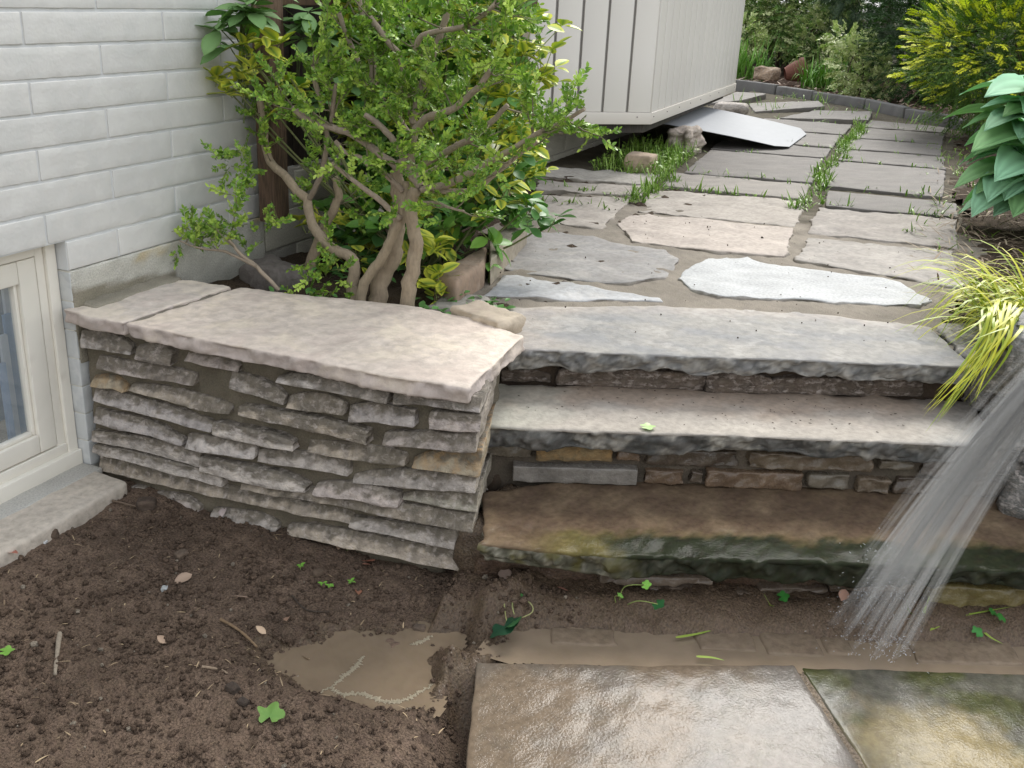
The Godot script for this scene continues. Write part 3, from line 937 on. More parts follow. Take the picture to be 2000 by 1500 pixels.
	part(wl, "coping_slab", rock(v2([-2.225, -2.10, -2.12, -2.085, -1.993, -2.088]), v2([-2.186, -2.50, -2.09, -2.535, -1.972, -2.53]), Vector2(0.512, 0.552), Vector2(0.512, 0.553), co), M.coping, o3)
	co.color = Color(0.69, 0.59, 0.50)
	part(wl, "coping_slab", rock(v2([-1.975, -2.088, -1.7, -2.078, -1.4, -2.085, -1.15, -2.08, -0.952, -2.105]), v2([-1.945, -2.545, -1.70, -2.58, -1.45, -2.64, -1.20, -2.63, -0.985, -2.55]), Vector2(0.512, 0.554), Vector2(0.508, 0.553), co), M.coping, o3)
	part(wl, "coping_mortar", rock(v2([-2.02, -2.106, -1.955, -2.106]), v2([-2.0, -2.52, -1.93, -2.53]), Vector2(0.50, 0.5455), Vector2(0.50, 0.546), {"r": 0.01, "cell": 0.012, "side": 0.006, "top": 0.003, "freq": 18.0, "color": Color(0.25, 0.22, 0.175), "vary": 0.15}), M.mortar, o3)
	part(wl, "coping_mortar", rock(v2([-2.215, -2.16, -2.15, -2.15]), v2([-2.215, -2.53, -2.15, -2.53]), Vector2(0.50, 0.562), Vector2(0.50, 0.556), {"r": 0.012, "cell": 0.012, "side": 0.006, "top": 0.005, "freq": 14.0, "color": Color(0.30, 0.27, 0.21), "vary": 0.12}), M.mortar, o3)

# ------------------------------------------------------------------ steps
const E := Vector2(0.919, -0.395)
const N := Vector2(0.395, 0.919)

func build_steps() -> void:
	# lowest step: wet, muddy and mossy
	var s1 := thing("stone_step", "lowest stone step, wet and muddy with a black mossy front edge", "step", Vector3(-0.2, 0, -2.4), "stone steps")
	var wet := func(c: Color, p: Vector3, d: Vector3, u, v, _w):
		var n := n_fbm.get_noise_3dv(p * 7.0)
		var m := n_fbm.get_noise_3dv(p * 22.0)
		var mudc := Color(0.115, 0.080, 0.054).lerp(Color(0.165, 0.118, 0.076), smoothstep(-0.3, 0.4, n))
		var moss := Color(0.115, 0.10, 0.028)
		var black := Color(0.022, 0.026, 0.017)
		var q := mudc
		var front = 1.0 - v + 0.12 * n + 0.06 * m
		q = q.lerp(moss, smoothstep(0.66, 0.85, front) * smoothstep(0.05, 0.18, u) * 0.75)
		q = q.lerp(black, smoothstep(0.70, 0.80, front) * smoothstep(0.17, 0.30, u + 0.1 * n) * 0.96)
		q = q * (1.0 + 0.22 * n_fbm.get_noise_3dv(Vector3(p.x * 14.0 + p.z * 6.0, p.y, p.z * 40.0)))
		if d.y < 0.6:
			q = Color(0.10, 0.095, 0.07).lerp(Color(0.30, 0.28, 0.22), smoothstep(-0.2, 0.5, m + n * 0.5))
			q = q.lerp(moss, smoothstep(0.0, 0.5, n_fbm.get_noise_3dv(p * 11.0 + Vector3(9, 0, 0))) * 0.7)
			q = q.lerp(black, smoothstep(0.16, 0.40, u + 0.12 * n) * 0.88)
		return q
	part(s1, "tread", rock(v2([-0.86, -2.035, -0.65, -2.085, -0.45, -2.170, -0.27, -2.245, 0.0, -2.365, 0.37, -2.52, 0.82, -2.72]), v2([-0.985, -2.28, -0.75, -2.52, -0.5, -2.66, -0.27, -2.76, 0.0, -2.87, 0.4, -3.04, 0.77, -3.2]), Vector2(0.130, 0.189), Vector2(0.125, 0.187), {"r": 0.010, "cell": 0.008, "celly": 0.006, "cellz": 0.018, "side": 0.026, "top": 0.005, "chip": 0.045, "freq": 9.0, "ragged": 0.026, "lean": -0.014, "wobble": 0.008, "color": Color(0.2, 0.15, 0.1), "vary": 0.2, "paint": wet}), M.wet_tread, -s1.position)
	var s1b := Vector2(-0.90, -2.085)
	part(s1, "earth_riser", rock(PackedVector2Array([s1b - N * 0.015, s1b + E * 0.9 - N * 0.01, s1b + E * 1.9 - N * 0.02]), PackedVector2Array([s1b - N * 0.3, s1b + E * 1.9 - N * 0.3]), Vector2(-0.1, 0.150), Vector2(-0.1, 0.138), {"r": 0.012, "cell": 0.014, "celly": 0.012, "cellz": 0.2, "side": 0.022, "top": 0.003, "freq": 12.0, "color": Color(0.10, 0.066, 0.045), "vary": 0.35, "no_bottom": true}), M.mud, -s1.position)
	for q in [[0.31, 0.60, 0.055, 0.085, 0.024], [0.44, 0.70, 0.022, 0.052, 0.030], [0.90, 1.12, 0.05, 0.095, 0.02], [1.15, 1.75, 0.02, 0.10, 0.05], [0.72, 0.9, 0.03, 0.06, 0.018], [0.05, 0.3, 0.012, 0.04, 0.01]]:
		var a: Vector2 = s1b + E * q[0] + N * q[4]
		var b: Vector2 = s1b + E * q[1] + N * (q[4] - 0.004)
		part(s1, "riser_stone", rock(PackedVector2Array([a, b]), PackedVector2Array([a - N * 0.12, b - N * 0.12]), Vector2(q[2], q[3]), Vector2(q[2] + 0.004, q[3] - 0.004), {"r": 0.008, "cell": 0.012, "celly": 0.008, "side": 0.014, "top": 0.008, "chip": 0.01, "freq": 15.0, "wobble": 0.006, "color": Color(0.155, 0.12, 0.09) if q[1] < 1.13 else Color(0.15, 0.12, 0.05), "vary": 0.3}), M.wet_stone, -s1.position)
	# middle step
	var s2 := thing("stone_step", "middle stone step, dry grey-beige top with a dark rough front edge", "step", Vector3(-0.4, 0.19, -2.65), "stone steps")
	var mid := func(c: Color, p: Vector3, d: Vector3, u, v, w):
		var n := n_fbm.get_noise_3dv(p * 5.0)
		var m := n_fbm.get_noise_3dv(p * 25.0)
		var q := Color(0.37, 0.33, 0.28).lerp(Color(0.36, 0.275, 0.205), smoothstep(0.3, 0.75, v + 0.25 * n))
		q = q.lerp(Color(0.33, 0.34, 0.33), smoothstep(0.75, 1.0, u + 0.1 * n) * 0.6)
		q = q.lerp(Color(0.36, 0.36, 0.29), smoothstep(0.22, 0.02, u + 0.1 * n) * 0.7)
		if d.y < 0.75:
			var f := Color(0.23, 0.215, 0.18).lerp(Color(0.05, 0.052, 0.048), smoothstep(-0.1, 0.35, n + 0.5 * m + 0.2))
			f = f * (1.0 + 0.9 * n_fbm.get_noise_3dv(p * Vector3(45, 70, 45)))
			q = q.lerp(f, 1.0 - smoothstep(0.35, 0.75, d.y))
		return q
	part(s2, "tread", rock(v2([-1.005, -2.295, -0.8, -2.375, -0.672, -2.435, -0.42, -2.55, -0.166, -2.655, 0.087, -2.762, 0.285, -2.845]), v2([-1.09, -2.60, -0.8, -2.76, -0.4, -2.93, 0.0, -3.1, 0.22, -3.18]), Vector2(0.306, 0.373), Vector2(0.315, 0.374), {"r": 0.009, "cell": 0.008, "celly": 0.006, "cellz": 0.02, "side": 0.022, "top": 0.004, "chip": 0.042, "freq": 9.0, "ragged": 0.026, "lean": -0.014, "wobble": 0.007, "color": Color(0.4, 0.35, 0.3), "vary": 0.12, "paint": mid}), M.flag, -s2.position)
	var b2 := Vector2(-1.02, -2.352)
	part(s2, "riser_mortar", rock(PackedVector2Array([b2 - N * 0.012, b2 + E * 1.9 - N * 0.012]), PackedVector2Array([b2 - N * 0.25, b2 + E * 1.9 - N * 0.25]), Vector2(0.12, 0.318), Vector2(0.12, 0.322), {"r": 0.01, "cell": 0.02, "cellz": 0.2, "side": 0.014, "top": 0.0, "freq": 14.0, "color": Color(0.115, 0.095, 0.072), "vary": 0.3, "no_bottom": true}), M.mortar, -s2.position)
	var browns := [Color(0.17, 0.145, 0.11), Color(0.25, 0.18, 0.09), Color(0.15, 0.103, 0.068), Color(0.15, 0.115, 0.08), Color(0.21, 0.19, 0.165), Color(0.10, 0.078, 0.058)]
	for q in [[0.01, 0.145, 0.258, 0.298, 0, 0.012], [0.152, 0.362, 0.255, 0.302, 1, 0.018], [0.375, 0.445, 0.262, 0.295, 2, 0.012], [0.46, 0.71, 0.248, 0.298, 5, 0.006], [0.735, 1.08, 0.256, 0.304, 3, 0.022], [1.10, 1.20, 0.262, 0.292, 0, 0.01], [1.22, 1.6, 0.25, 0.30, 5, 0.01],
			[0.09, 0.435, 0.192, 0.238, 4, 0.024], [0.455, 0.57, 0.19, 0.232, 2, 0.008], [0.585, 0.62, 0.2, 0.235, 5, 0.01], [0.63, 0.90, 0.192, 0.24, 2, 0.012], [0.915, 1.03, 0.196, 0.24, 0, 0.01], [1.05, 1.14, 0.192, 0.236, 3, 0.014], [1.16, 1.5, 0.19, 0.24, 5, 0.01]]:
		var a: Vector2 = b2 + E * q[0] + N * q[5]
		var b: Vector2 = b2 + E * q[1] + N * (q[5] + rf(-0.005, 0.003))
		var smooth_one := int(q[4]) == 4
		part(s2, "riser_stone", rock(PackedVector2Array([a, b]), PackedVector2Array([a - N * 0.1, b - N * 0.1]), Vector2(q[2], q[3]), Vector2(q[2] + rf(-0.004, 0.004), q[3] + rf(-0.005, 0.003)), {"r": 0.004 if smooth_one else 0.007, "cell": 0.010, "celly": 0.008, "cellz": 0.04, "side": 0.003 if smooth_one else 0.014, "top": 0.004, "chip": 0.0 if smooth_one else 0.012, "freq": 16.0, "wobble": 0.002 if smooth_one else 0.006, "color": browns[int(q[4])], "vary": 0.35}), M.stone_rust if int(q[4]) == 1 else M.wet_stone, -s2.position)
	# top step
	var s3 := thing("stone_step", "top stone step, wide smooth blue-grey slab level with the path", "step", Vector3(-0.4, 0.37, -2.9), "stone steps")
	var topc := func(c: Color, p: Vector3, d: Vector3, u, v, _w):
		var n := n_fbm.get_noise_3dv(Vector3(p.x * 3.0 + p.z, p.y, p.z * 9.0))
		var q := Color(0.285, 0.268, 0.24).lerp(Color(0.225, 0.222, 0.215), smoothstep(-0.2, 0.4, n))
		q = q.lerp(Color(0.42, 0.36, 0.31), clampf(smoothstep(0.25, 0.02, u + 0.1 * n) * 0.6 + smoothstep(0.7, 0.95, v + 0.1 * n) * 0.5, 0.0, 0.8))
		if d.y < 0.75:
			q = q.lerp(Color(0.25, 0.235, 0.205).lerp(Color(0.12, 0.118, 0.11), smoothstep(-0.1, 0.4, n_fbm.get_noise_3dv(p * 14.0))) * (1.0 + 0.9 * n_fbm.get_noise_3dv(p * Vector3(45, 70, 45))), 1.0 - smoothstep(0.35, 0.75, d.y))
		return q
	part(s3, "tread", rock(v2([-1.03, -2.565, -0.893, -2.620, -0.624, -2.735, -0.352, -2.855, -0.08, -2.972, 0.195, -3.088]), v2([-1.225, -2.93, -1.0, -3.08, -0.76, -3.235, -0.5, -3.33, -0.28, -3.41, 0.07, -3.45]), Vector2(0.440, 0.505), Vector2(0.452, 0.507), {"r": 0.008, "cell": 0.008, "celly": 0.006, "cellz": 0.022, "side": 0.018, "top": 0.003, "chip": 0.040, "freq": 9.0, "ragged": 0.026, "lean": -0.014, "wobble": 0.006, "color": Color(0.35, 0.34, 0.33), "vary": 0.1, "paint": topc}), M.slate, -s3.position)
	var b3 := Vector2(-1.13, -2.60)
	part(s3, "earth_riser", rock(PackedVector2Array([b3 - N * 0.02, b3 + E * 1.7 - N * 0.02]), PackedVector2Array([b3 - N * 0.2, b3 + E * 1.7 - N * 0.2]), Vector2(0.30, 0.445), Vector2(0.30, 0.458), {"r": 0.01, "cell": 0.02, "cellz": 0.2, "side": 0.014, "top": 0.0, "freq": 14.0, "color": Color(0.085, 0.062, 0.045), "vary": 0.3, "no_bottom": true}), M.mortar, -s3.position)
	for q in [[0.22, 0.66, 0.372, 0.430, 0.014], [0.655, 0.86, 0.370, 0.436, 0.022], [0.855, 1.16, 0.372, 0.428, 0.010], [1.15, 1.32, 0.372, 0.44, 0.002], [0.05, 0.2, 0.370, 0.41, -0.004]]:
		var a: Vector2 = b3 + E * q[0] + N * q[4]
		var b: Vector2 = b3 + E * q[1] + N * (q[4] - 0.006)
		part(s3, "riser_stone", rock(PackedVector2Array([a, b]), PackedVector2Array([a - N * 0.1, b - N * 0.1]), Vector2(q[2], q[3]), Vector2(q[2], q[3]), {"r": 0.007, "cell": 0.012, "celly": 0.009, "cellz": 0.04, "side": 0.012, "top": 0.004, "chip": 0.01, "freq": 14.0, "wobble": 0.005, "color": Color(0.14, 0.10, 0.072) * rf(0.7, 1.15), "vary": 0.4, "taper_l": rf(0.1, 0.4), "taper_r": rf(0.1, 0.4)}), M.stone, -s3.position)
	part(s1, "mortar", block(Vector3(-0.98, -0.1, -2.40), Vector3(-0.855, 0.168, -2.10), {"r": 0.03, "cell": 0.014, "side": 0.024, "top": 0.012, "freq": 12.0, "wobble": 0.015, "color": Color(0.11, 0.08, 0.055), "vary": 0.3, "no_bottom": true}), M.mud, -s1.position)
	part(s2, "mortar", block(Vector3(-1.10, 0.1, -2.66), Vector3(-0.975, 0.335, -2.38), {"r": 0.03, "cell": 0.014, "side": 0.024, "top": 0.012, "freq": 12.0, "wobble": 0.015, "color": Color(0.075, 0.055, 0.04), "vary": 0.3, "no_bottom": true}), M.mortar, -s2.position)

# ------------------------------------------------------------------ path on the upper level
func build_path() -> void:
	var sandy := func(p):
		var n := n_fbm.get_noise_3dv(p * 5.0)
		var near := Color(0.255, 0.222, 0.18) * (1.0 + 0.25 * n + 0.2 * n_fbm.get_noise_3dv(p * 40.0))
		return near.lerp(Color(0.10, 0.085, 0.06) * (1.0 + 0.4 * n), smoothstep(-4.6, -5.4, p.z + 0.3 * n))
	var bed := func(x, z): return 0.4975 - 0.010 * smoothstep(-4.8, -5.6, z) + 0.0045 * n_fbm.get_noise_2d(x * 11.0, z * 11.0) + 0.003 * n_fbm.get_noise_2d(x * 45.0, z * 45.0)
	var path := struct("path", sheet(-2.2, 0.30, -13.2, -2.9, 0.02, bed, sandy, func(x, z): return (x > -1.42 or z < -3.9 and x > -1.75 or z < -5.0) and (x - 0.1) * 0.395 + (z + 3.2) * 0.919 < -0.02 - 0.12 * smoothstep(-0.6, -1.3, x) and kerb_side(x, z) < 0.02 and x < 0.2 + 0.08 * sin(z * 2.3) + 0.05 * n_fbm.get_noise_2d(x * 8.0, z * 8.0)), M.mortar)
	var grey1 := Color(0.275, 0.262, 0.248)
	var pinkish := Color(0.44, 0.375, 0.32)
	var taupe := Color(0.35, 0.31, 0.265)
	var dark := Color(0.172, 0.153, 0.135)
	var white := Color(0.45, 0.45, 0.44)
	var slabs := [
		["A", v2([-1.45, -3.45, -1.39, -3.385, -1.13, -3.38, -0.95, -3.44, -0.875, -3.60]), v2([-1.55, -3.97, -1.42, -4.07, -1.18, -4.03, -0.98, -4.0, -0.89, -3.88]), grey1, 0],
		["B", v2([-1.31, -3.02, -1.10, -3.09, -0.93, -3.2, -0.78, -3.29]), v2([-1.37, -3.28, -1.22, -3.33, -1.08, -3.30, -0.79, -3.315]), Color(0.45, 0.45, 0.45), 0],
		["C", v2([-0.80, -3.60, -0.72, -3.48, -0.62, -3.43, -0.38, -3.54, -0.15, -3.63, 0.03, -3.69]), v2([-0.81, -3.68, -0.77, -3.97, -0.63, -4.05, -0.39, -4.02, -0.06, -4.01, 0.06, -3.80]), white, 0],
		["D", v2([-1.25, -4.40, -1.11, -4.10, -0.77, -4.11, -0.53, -4.19]), v2([-1.26, -4.55, -1.2, -4.66, -0.9, -4.725, -0.575, -4.77]), pinkish, 0],
		["E", v2([-1.27, -4.735, -0.9, -4.795, -0.575, -4.84]), v2([-1.35, -5.33, -1.06, -5.44, -0.635, -5.52]), taupe, 0],
		["F", v2([-1.68, -4.38, -1.46, -4.24, -1.33, -4.27]), v2([-1.84, -4.80, -1.6, -4.93, -1.43, -5.02]), taupe, 0],
		["G", v2([-1.87, -4.97, -1.40, -5.13]), v2([-1.96, -5.20, -1.45, -5.40]), taupe, 0],
		["H", v2([-2.0, -5.38, -1.43, -5.5]), v2([-2.09, -5.68, -1.5, -5.85]), Color(0.37, 0.34, 0.29), 0],
		["R1", v2([-0.43, -4.15, -0.07, -4.09, 0.14, -4.05]), v2([-0.45, -4.61, 0.1, -4.67]), Color(0.33, 0.30, 0.265), 0],
		["R2", v2([-0.47, -4.73, 0.12, -4.78]), v2([-0.50, -5.38, 0.11, -5.50]), Color(0.28, 0.25, 0.22), 0],
		["R3", v2([-0.47, -5.46, 0.11, -5.58]), v2([-0.52, -5.94, 0.1, -5.98]), dark, 1],
		["L0", v2([-1.34, -5.49, -0.64, -5.58]), v2([-1.40, -5.94, -0.68, -6.07]), taupe * 0.78, 1],
		["L1", v2([-1.35, -6.03, -0.68, -6.16]), v2([-1.43, -7.10, -0.74, -7.2]), dark, 1],
		["L2", v2([-1.45, -7.2, -0.74, -7.32]), v2([-1.48, -7.72, -0.76, -7.82]), dark * 0.9, 1],
		["L3", v2([-1.47, -7.8, -0.76, -7.92]), v2([-1.48, -8.62, -0.77, -8.7]), dark * 1.05, 1],
		["L4", v2([-1.47, -8.72, -0.77, -8.8]), v2([-1.48, -9.5, -0.78, -9.6]), dark, 1],
		["R4", v2([-0.58, -6.10, 0.03, -6.16]), v2([-0.63, -7.17, 0.02, -7.25]), dark * 1.05, 1],
		["R5", v2([-0.6, -7.27, 0.02, -7.35]), v2([-0.63, -7.86, 0.0, -7.95]), dark * 0.9, 1],
		["R6", v2([-0.62, -7.95, -0.02, -8.05]), v2([-0.64, -8.60, -0.03, -8.7]), dark, 1],
		["R7", v2([-0.64, -8.70, -0.03, -8.80]), v2([-0.66, -9.45, -0.02, -9.55]), dark * 0.95, 1],
		["R8", v2([-0.66, -9.56, -0.02, -9.65]), v2([-0.68, -10.2, 0.0, -10.1]), dark * 1.05, 1],
		["T1", v2([-1.37, -9.72, -0.67, -9.85]), v2([-1.18, -10.75, -0.70, -10.68]), dark * 1.1, 2],
		["T2", v2([-1.66, -10.1, -1.17, -10.9]), v2([-1.88, -10.9, -1.30, -11.45]), dark * 1.2, 2],
		["T3", v2([-2.2, -10.5, -1.97, -10.79]), v2([-2.25, -12.2, -1.90, -11.8]), dark * 1.2, 2]]
	for s in slabs:
		# the joints are narrow: each slab a little wider all round
		var f0: PackedVector2Array = s[1]
		var k0: PackedVector2Array = s[2]
		if s[0] != "B" and s[0] != "C":
			var grow := 0.022 if int(s[4]) == 0 else 0.026
			for i in f0.size():
				var t := float(i) / (f0.size() - 1)
				f0[i] += Vector2((t - 0.5) * 2.0 * grow, grow * 0.45)
			for i in k0.size():
				var t := float(i) / (k0.size() - 1)
				k0[i] += Vector2((t - 0.5) * 2.0 * grow, -grow * 0.35)
			s[1] = f0
			s[2] = k0
		var y := 0.5055 + rf(-0.002, 0.003)
		var far := int(s[4])
		var lift := 0.0 if far < 2 else 0.035
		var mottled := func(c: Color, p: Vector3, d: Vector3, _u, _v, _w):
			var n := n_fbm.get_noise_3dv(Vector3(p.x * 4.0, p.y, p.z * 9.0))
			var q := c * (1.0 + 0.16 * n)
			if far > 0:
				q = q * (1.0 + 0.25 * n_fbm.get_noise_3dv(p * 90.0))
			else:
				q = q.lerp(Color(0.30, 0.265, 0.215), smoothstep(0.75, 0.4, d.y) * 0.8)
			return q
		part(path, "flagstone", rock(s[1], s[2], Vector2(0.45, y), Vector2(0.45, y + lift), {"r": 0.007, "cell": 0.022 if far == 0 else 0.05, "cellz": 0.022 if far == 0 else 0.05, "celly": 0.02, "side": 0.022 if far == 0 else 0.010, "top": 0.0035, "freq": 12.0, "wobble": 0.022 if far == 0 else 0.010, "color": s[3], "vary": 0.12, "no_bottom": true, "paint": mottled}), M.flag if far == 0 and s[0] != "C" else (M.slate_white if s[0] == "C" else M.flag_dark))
	# dark kerb at the end of the path
	var kp := [Vector2(-3.4, -13.4), Vector2(-2.44, -12.91), Vector2(-1.9, -12.55), Vector2(-1.43, -12.13), Vector2(-0.82, -11.5), Vector2(-0.4, -10.85), Vector2(0.02, -10.28), Vector2(0.4, -9.75)]
	for i in kp.size() - 1:
		var a: Vector2 = kp[i]
		var b: Vector2 = kp[i + 1]
		var d := (b - a).normalized()
		var n := Vector2(-d.y, d.x) * 0.09
		part(path, "kerb_stone", rock(PackedVector2Array([a + d * 0.01, b - d * 0.01]), PackedVector2Array([a + d * 0.01 - n * -1.0 * (1 if n.y < 0 else -1), b - d * 0.01 - n * -1.0 * (1 if n.y < 0 else -1)]), Vector2(0.42, 0.585 + rf(-0.01, 0.01)), Vector2(0.42, 0.585 + rf(-0.01, 0.01)), {"r": 0.015, "cell": 0.06, "side": 0.01, "top": 0.006, "color": Color(0.14, 0.132, 0.122), "vary": 0.25}), M.flag_dark)

# ------------------------------------------------------------------ lower patio
func build_patio() -> void:
	var patio := struct("patio", boxm(Vector3(-0.55, -0.14, -1.6), Vector3(3.0, -0.118, 0.6), Color(0.10, 0.08, 0.06)), M.mud)
	var wet := func(c: Color, p: Vector3, d: Vector3, _u, _v, _w):
		var n := n_fbm.get_noise_3dv(p * 4.0)
		var m := n_fbm.get_noise_3dv(p * 30.0)
		var q := Color(0.175, 0.132, 0.092).lerp(Color(0.145, 0.118, 0.092), smoothstep(-0.2, 0.35, n))
		q = q.lerp(Color(0.17, 0.155, 0.135), smoothstep(-0.45, -0.15, p.x + 0.3 * n) * 0.6)
		# the second slab is mossy, with yellow silt washed over it
		var seam := (p.x + 0.095) * 0.857 + (p.z + 2.148) * -0.515
		if seam > 0.0:
			q = Color(0.105, 0.098, 0.075).lerp(Color(0.07, 0.072, 0.032), smoothstep(-0.1, 0.35, n_fbm.get_noise_3dv(p * 6.0)))
			q = q * (1.0 + 0.5 * m)
			var e := ((p.x - 0.235) / 0.22) ** 2 + ((p.z + 1.98) / 0.17) ** 2
			q = q.lerp(Color(0.24, 0.19, 0.095), smoothstep(1.2, 0.3, e + 0.5 * n_fbm.get_noise_3dv(p * 7.0) + 0.25 * m))
		if d.y < 0.6:
			q = Color(0.10, 0.085, 0.065)
		return q
	var po := {"r": 0.007, "cell": 0.012, "cellz": 0.012, "celly": 0.02, "side": 0.005, "top": 0.0025, "freq": 9.0, "color": Color(0.25, 0.19, 0.13), "vary": 0.1, "paint": wet, "no_bottom": true}
	var dS := Vector2(0.176, 0.294) / 0.3427
	var dL := Vector2(0.121, 0.312) / 0.3346
	var a := Vector2(-0.782, -1.822)
	var b := Vector2(-0.105, -2.142)
	part(patio, "paver", rock(PackedVector2Array([a + dL * 0.95, b + dS * 0.95]), PackedVector2Array([a, (a + b) * 0.5 + Vector2(0.004, 0.006), b]), Vector2(-0.06, 0.002), Vector2(-0.06, 0.004), po), M.wet_paver)
	var c := b + Vector2(0.014, 0.0)
	var d2 := c + Vector2(0.76, -0.33)
	part(patio, "paver", rock(PackedVector2Array([c + dS * 0.95, d2 + dS * 0.95]), PackedVector2Array([c, d2]), Vector2(-0.06, 0.001), Vector2(-0.06, 0.003), po), M.mossy_paver)
	part(patio, "joint", rock(PackedVector2Array([b + dS * 0.9 - Vector2(0.006, 0.0), c + dS * 0.9 + Vector2(0.006, 0.0)]), PackedVector2Array([b - Vector2(0.006, 0.0), c + Vector2(0.006, 0.0)]), Vector2(-0.06, -0.001), Vector2(-0.06, -0.001), {"r": 0.003, "cell": 0.01, "side": 0.0, "top": 0.002, "freq": 30.0, "color": Color(0.20, 0.155, 0.11), "vary": 0.2, "no_bottom": true}), M.mud)
	# narrow border stones half sunk in the mud
	for q in [[0.145, 0.30, 0.098, 0.165, 0.005], [0.50, 0.64, 0.09, 0.17, 0.006], [0.66, 0.80, 0.09, 0.18, 0.006], [0.81, 0.88, 0.09, 0.17, 0.005], [1.02, 1.28, 0.09, 0.19, 0.006]]:
		var base := Vector2(-0.847, -2.059)
		var f0: Vector2 = base + E * q[0] + N * q[3]
		var f1: Vector2 = base + E * q[1] + N * q[3]
		var k0: Vector2 = base + E * q[0] + N * q[2]
		var k1: Vector2 = base + E * q[1] + N * q[2]
		part(patio, "border_stone", rock(PackedVector2Array([f0, f1]), PackedVector2Array([k0, k1]), Vector2(-0.05, q[4]), Vector2(-0.05, q[4]), {"r": 0.008, "cell": 0.015, "side": 0.008, "top": 0.003, "freq": 14.0, "wobble": 0.006, "color": Color(0.21, 0.158, 0.11), "vary": 0.15, "no_bottom": true}), M.wet_paver)
	# muddy water lying in the soil, with curls of pale froth
	var pud := sheet(-1.55, -0.6, -2.1, -1.4, 0.008, func(_x, _z): return -0.0215, func(p): return Color(0.185, 0.138, 0.092) * (1.0 + 0.16 * n_fbm.get_noise_3dv(p * 6.0 + Vector3(n_fbm.get_noise_3dv(p * 8.0), 0, n_fbm.get_noise_3dv(p * 8.0 + Vector3(9, 0, 0))) * 1.5)), func(x, z):
		if paver_edge(x, z) > -0.05 and z > -1.80 or paver_edge(x, z) > -0.02:
			return false
		var e := 9.0
		for q in PUDDLES:
			e = minf(e, ((x - q[0]) / q[2]) ** 2 + ((z - q[1]) / q[3]) ** 2)
		return e < 2.6 and soil_y(x, z) < -0.004)
	var pu := thing("muddy_puddle", "brown muddy puddle with pale froth in the bare soil beside the pavers", "puddle", Vector3(-1.0, 0, -1.75))
	part(pu, "water", pud, M.muddy_water, -pu.position)
	var film := sheet(-0.80, 0.75, -2.75, -1.85, 0.009, func(_x, _z): return 0.0005, func(p): return Color(0.215, 0.163, 0.113) * (1.0 + 0.2 * n_fbm.get_noise_3dv(p * 9.0)), func(x, z):
		var foot = (x + 0.847) * 0.395 + (z + 2.059) * 0.919
		return foot > 0.04 and foot < 0.25 and soil_y(x, z) < 0.014)
	mono("muddy_puddle", film, M.muddy_water, "thin brown muddy water spread between the pavers and the lowest riser", "puddle")
	var foams := [
		PackedVector3Array([Vector3(-1.057,-0.008,-1.593), Vector3(-1.047,-0.008,-1.619), Vector3(-1.016,-0.008,-1.612), Vector3(-0.97,-0.008,-1.633), Vector3(-0.916,-0.008,-1.63), Vector3(-0.879,-0.008,-1.655), Vector3(-0.858,-0.008,-1.7), Vector3(-0.848,-0.008,-1.731)]),
		PackedVector3Array([Vector3(-1.046,-0.008,-1.623), Vector3(-1.042,-0.008,-1.666), Vector3(-1.036,-0.008,-1.717), Vector3(-1.04,-0.008,-1.753)]),
		PackedVector3Array([Vector3(-0.965,-0.008,-1.841), Vector3(-0.948,-0.008,-1.861), Vector3(-0.933,-0.008,-1.899)]),
	]
	for f in foams:
		var st := surf()
		st.set_smooth_group(0)
		var line := smooth_line(f, 22)
		var prev := []
		for k in line.size():
			var d := (line[mini(k + 1, line.size() - 1)] - line[maxi(k - 1, 0)]).normalized()
			var x := Vector3(-d.z, 0, d.x)
			var cc := Vector3(line[k].x, -0.0208, line[k].z) + x * 0.008 * n_fbm.get_noise_2d(k * 0.35, f[0].x * 40.0)
			var hw := 0.0035 + 0.006 * absf(n_fbm.get_noise_2d(k * 0.5, f[0].z * 60.0)) * 2.0
			hw *= sin(PI * (k + 0.6) / line.size()) * 0.8 + 0.2
			var row := [cc - x * hw * (1.0 + 0.8 * n_fbm.get_noise_2d(k * 0.9, 3.0)), cc + Vector3(0, 0.0016, 0), cc + x * hw * (1.0 + 0.8 * n_fbm.get_noise_2d(k * 0.8, 9.0))]
			if prev.size() > 0:
				for q in 2:
					for v in [prev[q], row[q], row[q + 1], prev[q], row[q + 1], prev[q + 1]]:
						st.set_color(Color(0.46, 0.385, 0.265))
						st.add_vertex(v)
			prev = row
		var fm := part(pu, "froth", done(st), M.foam, -pu.position)
		
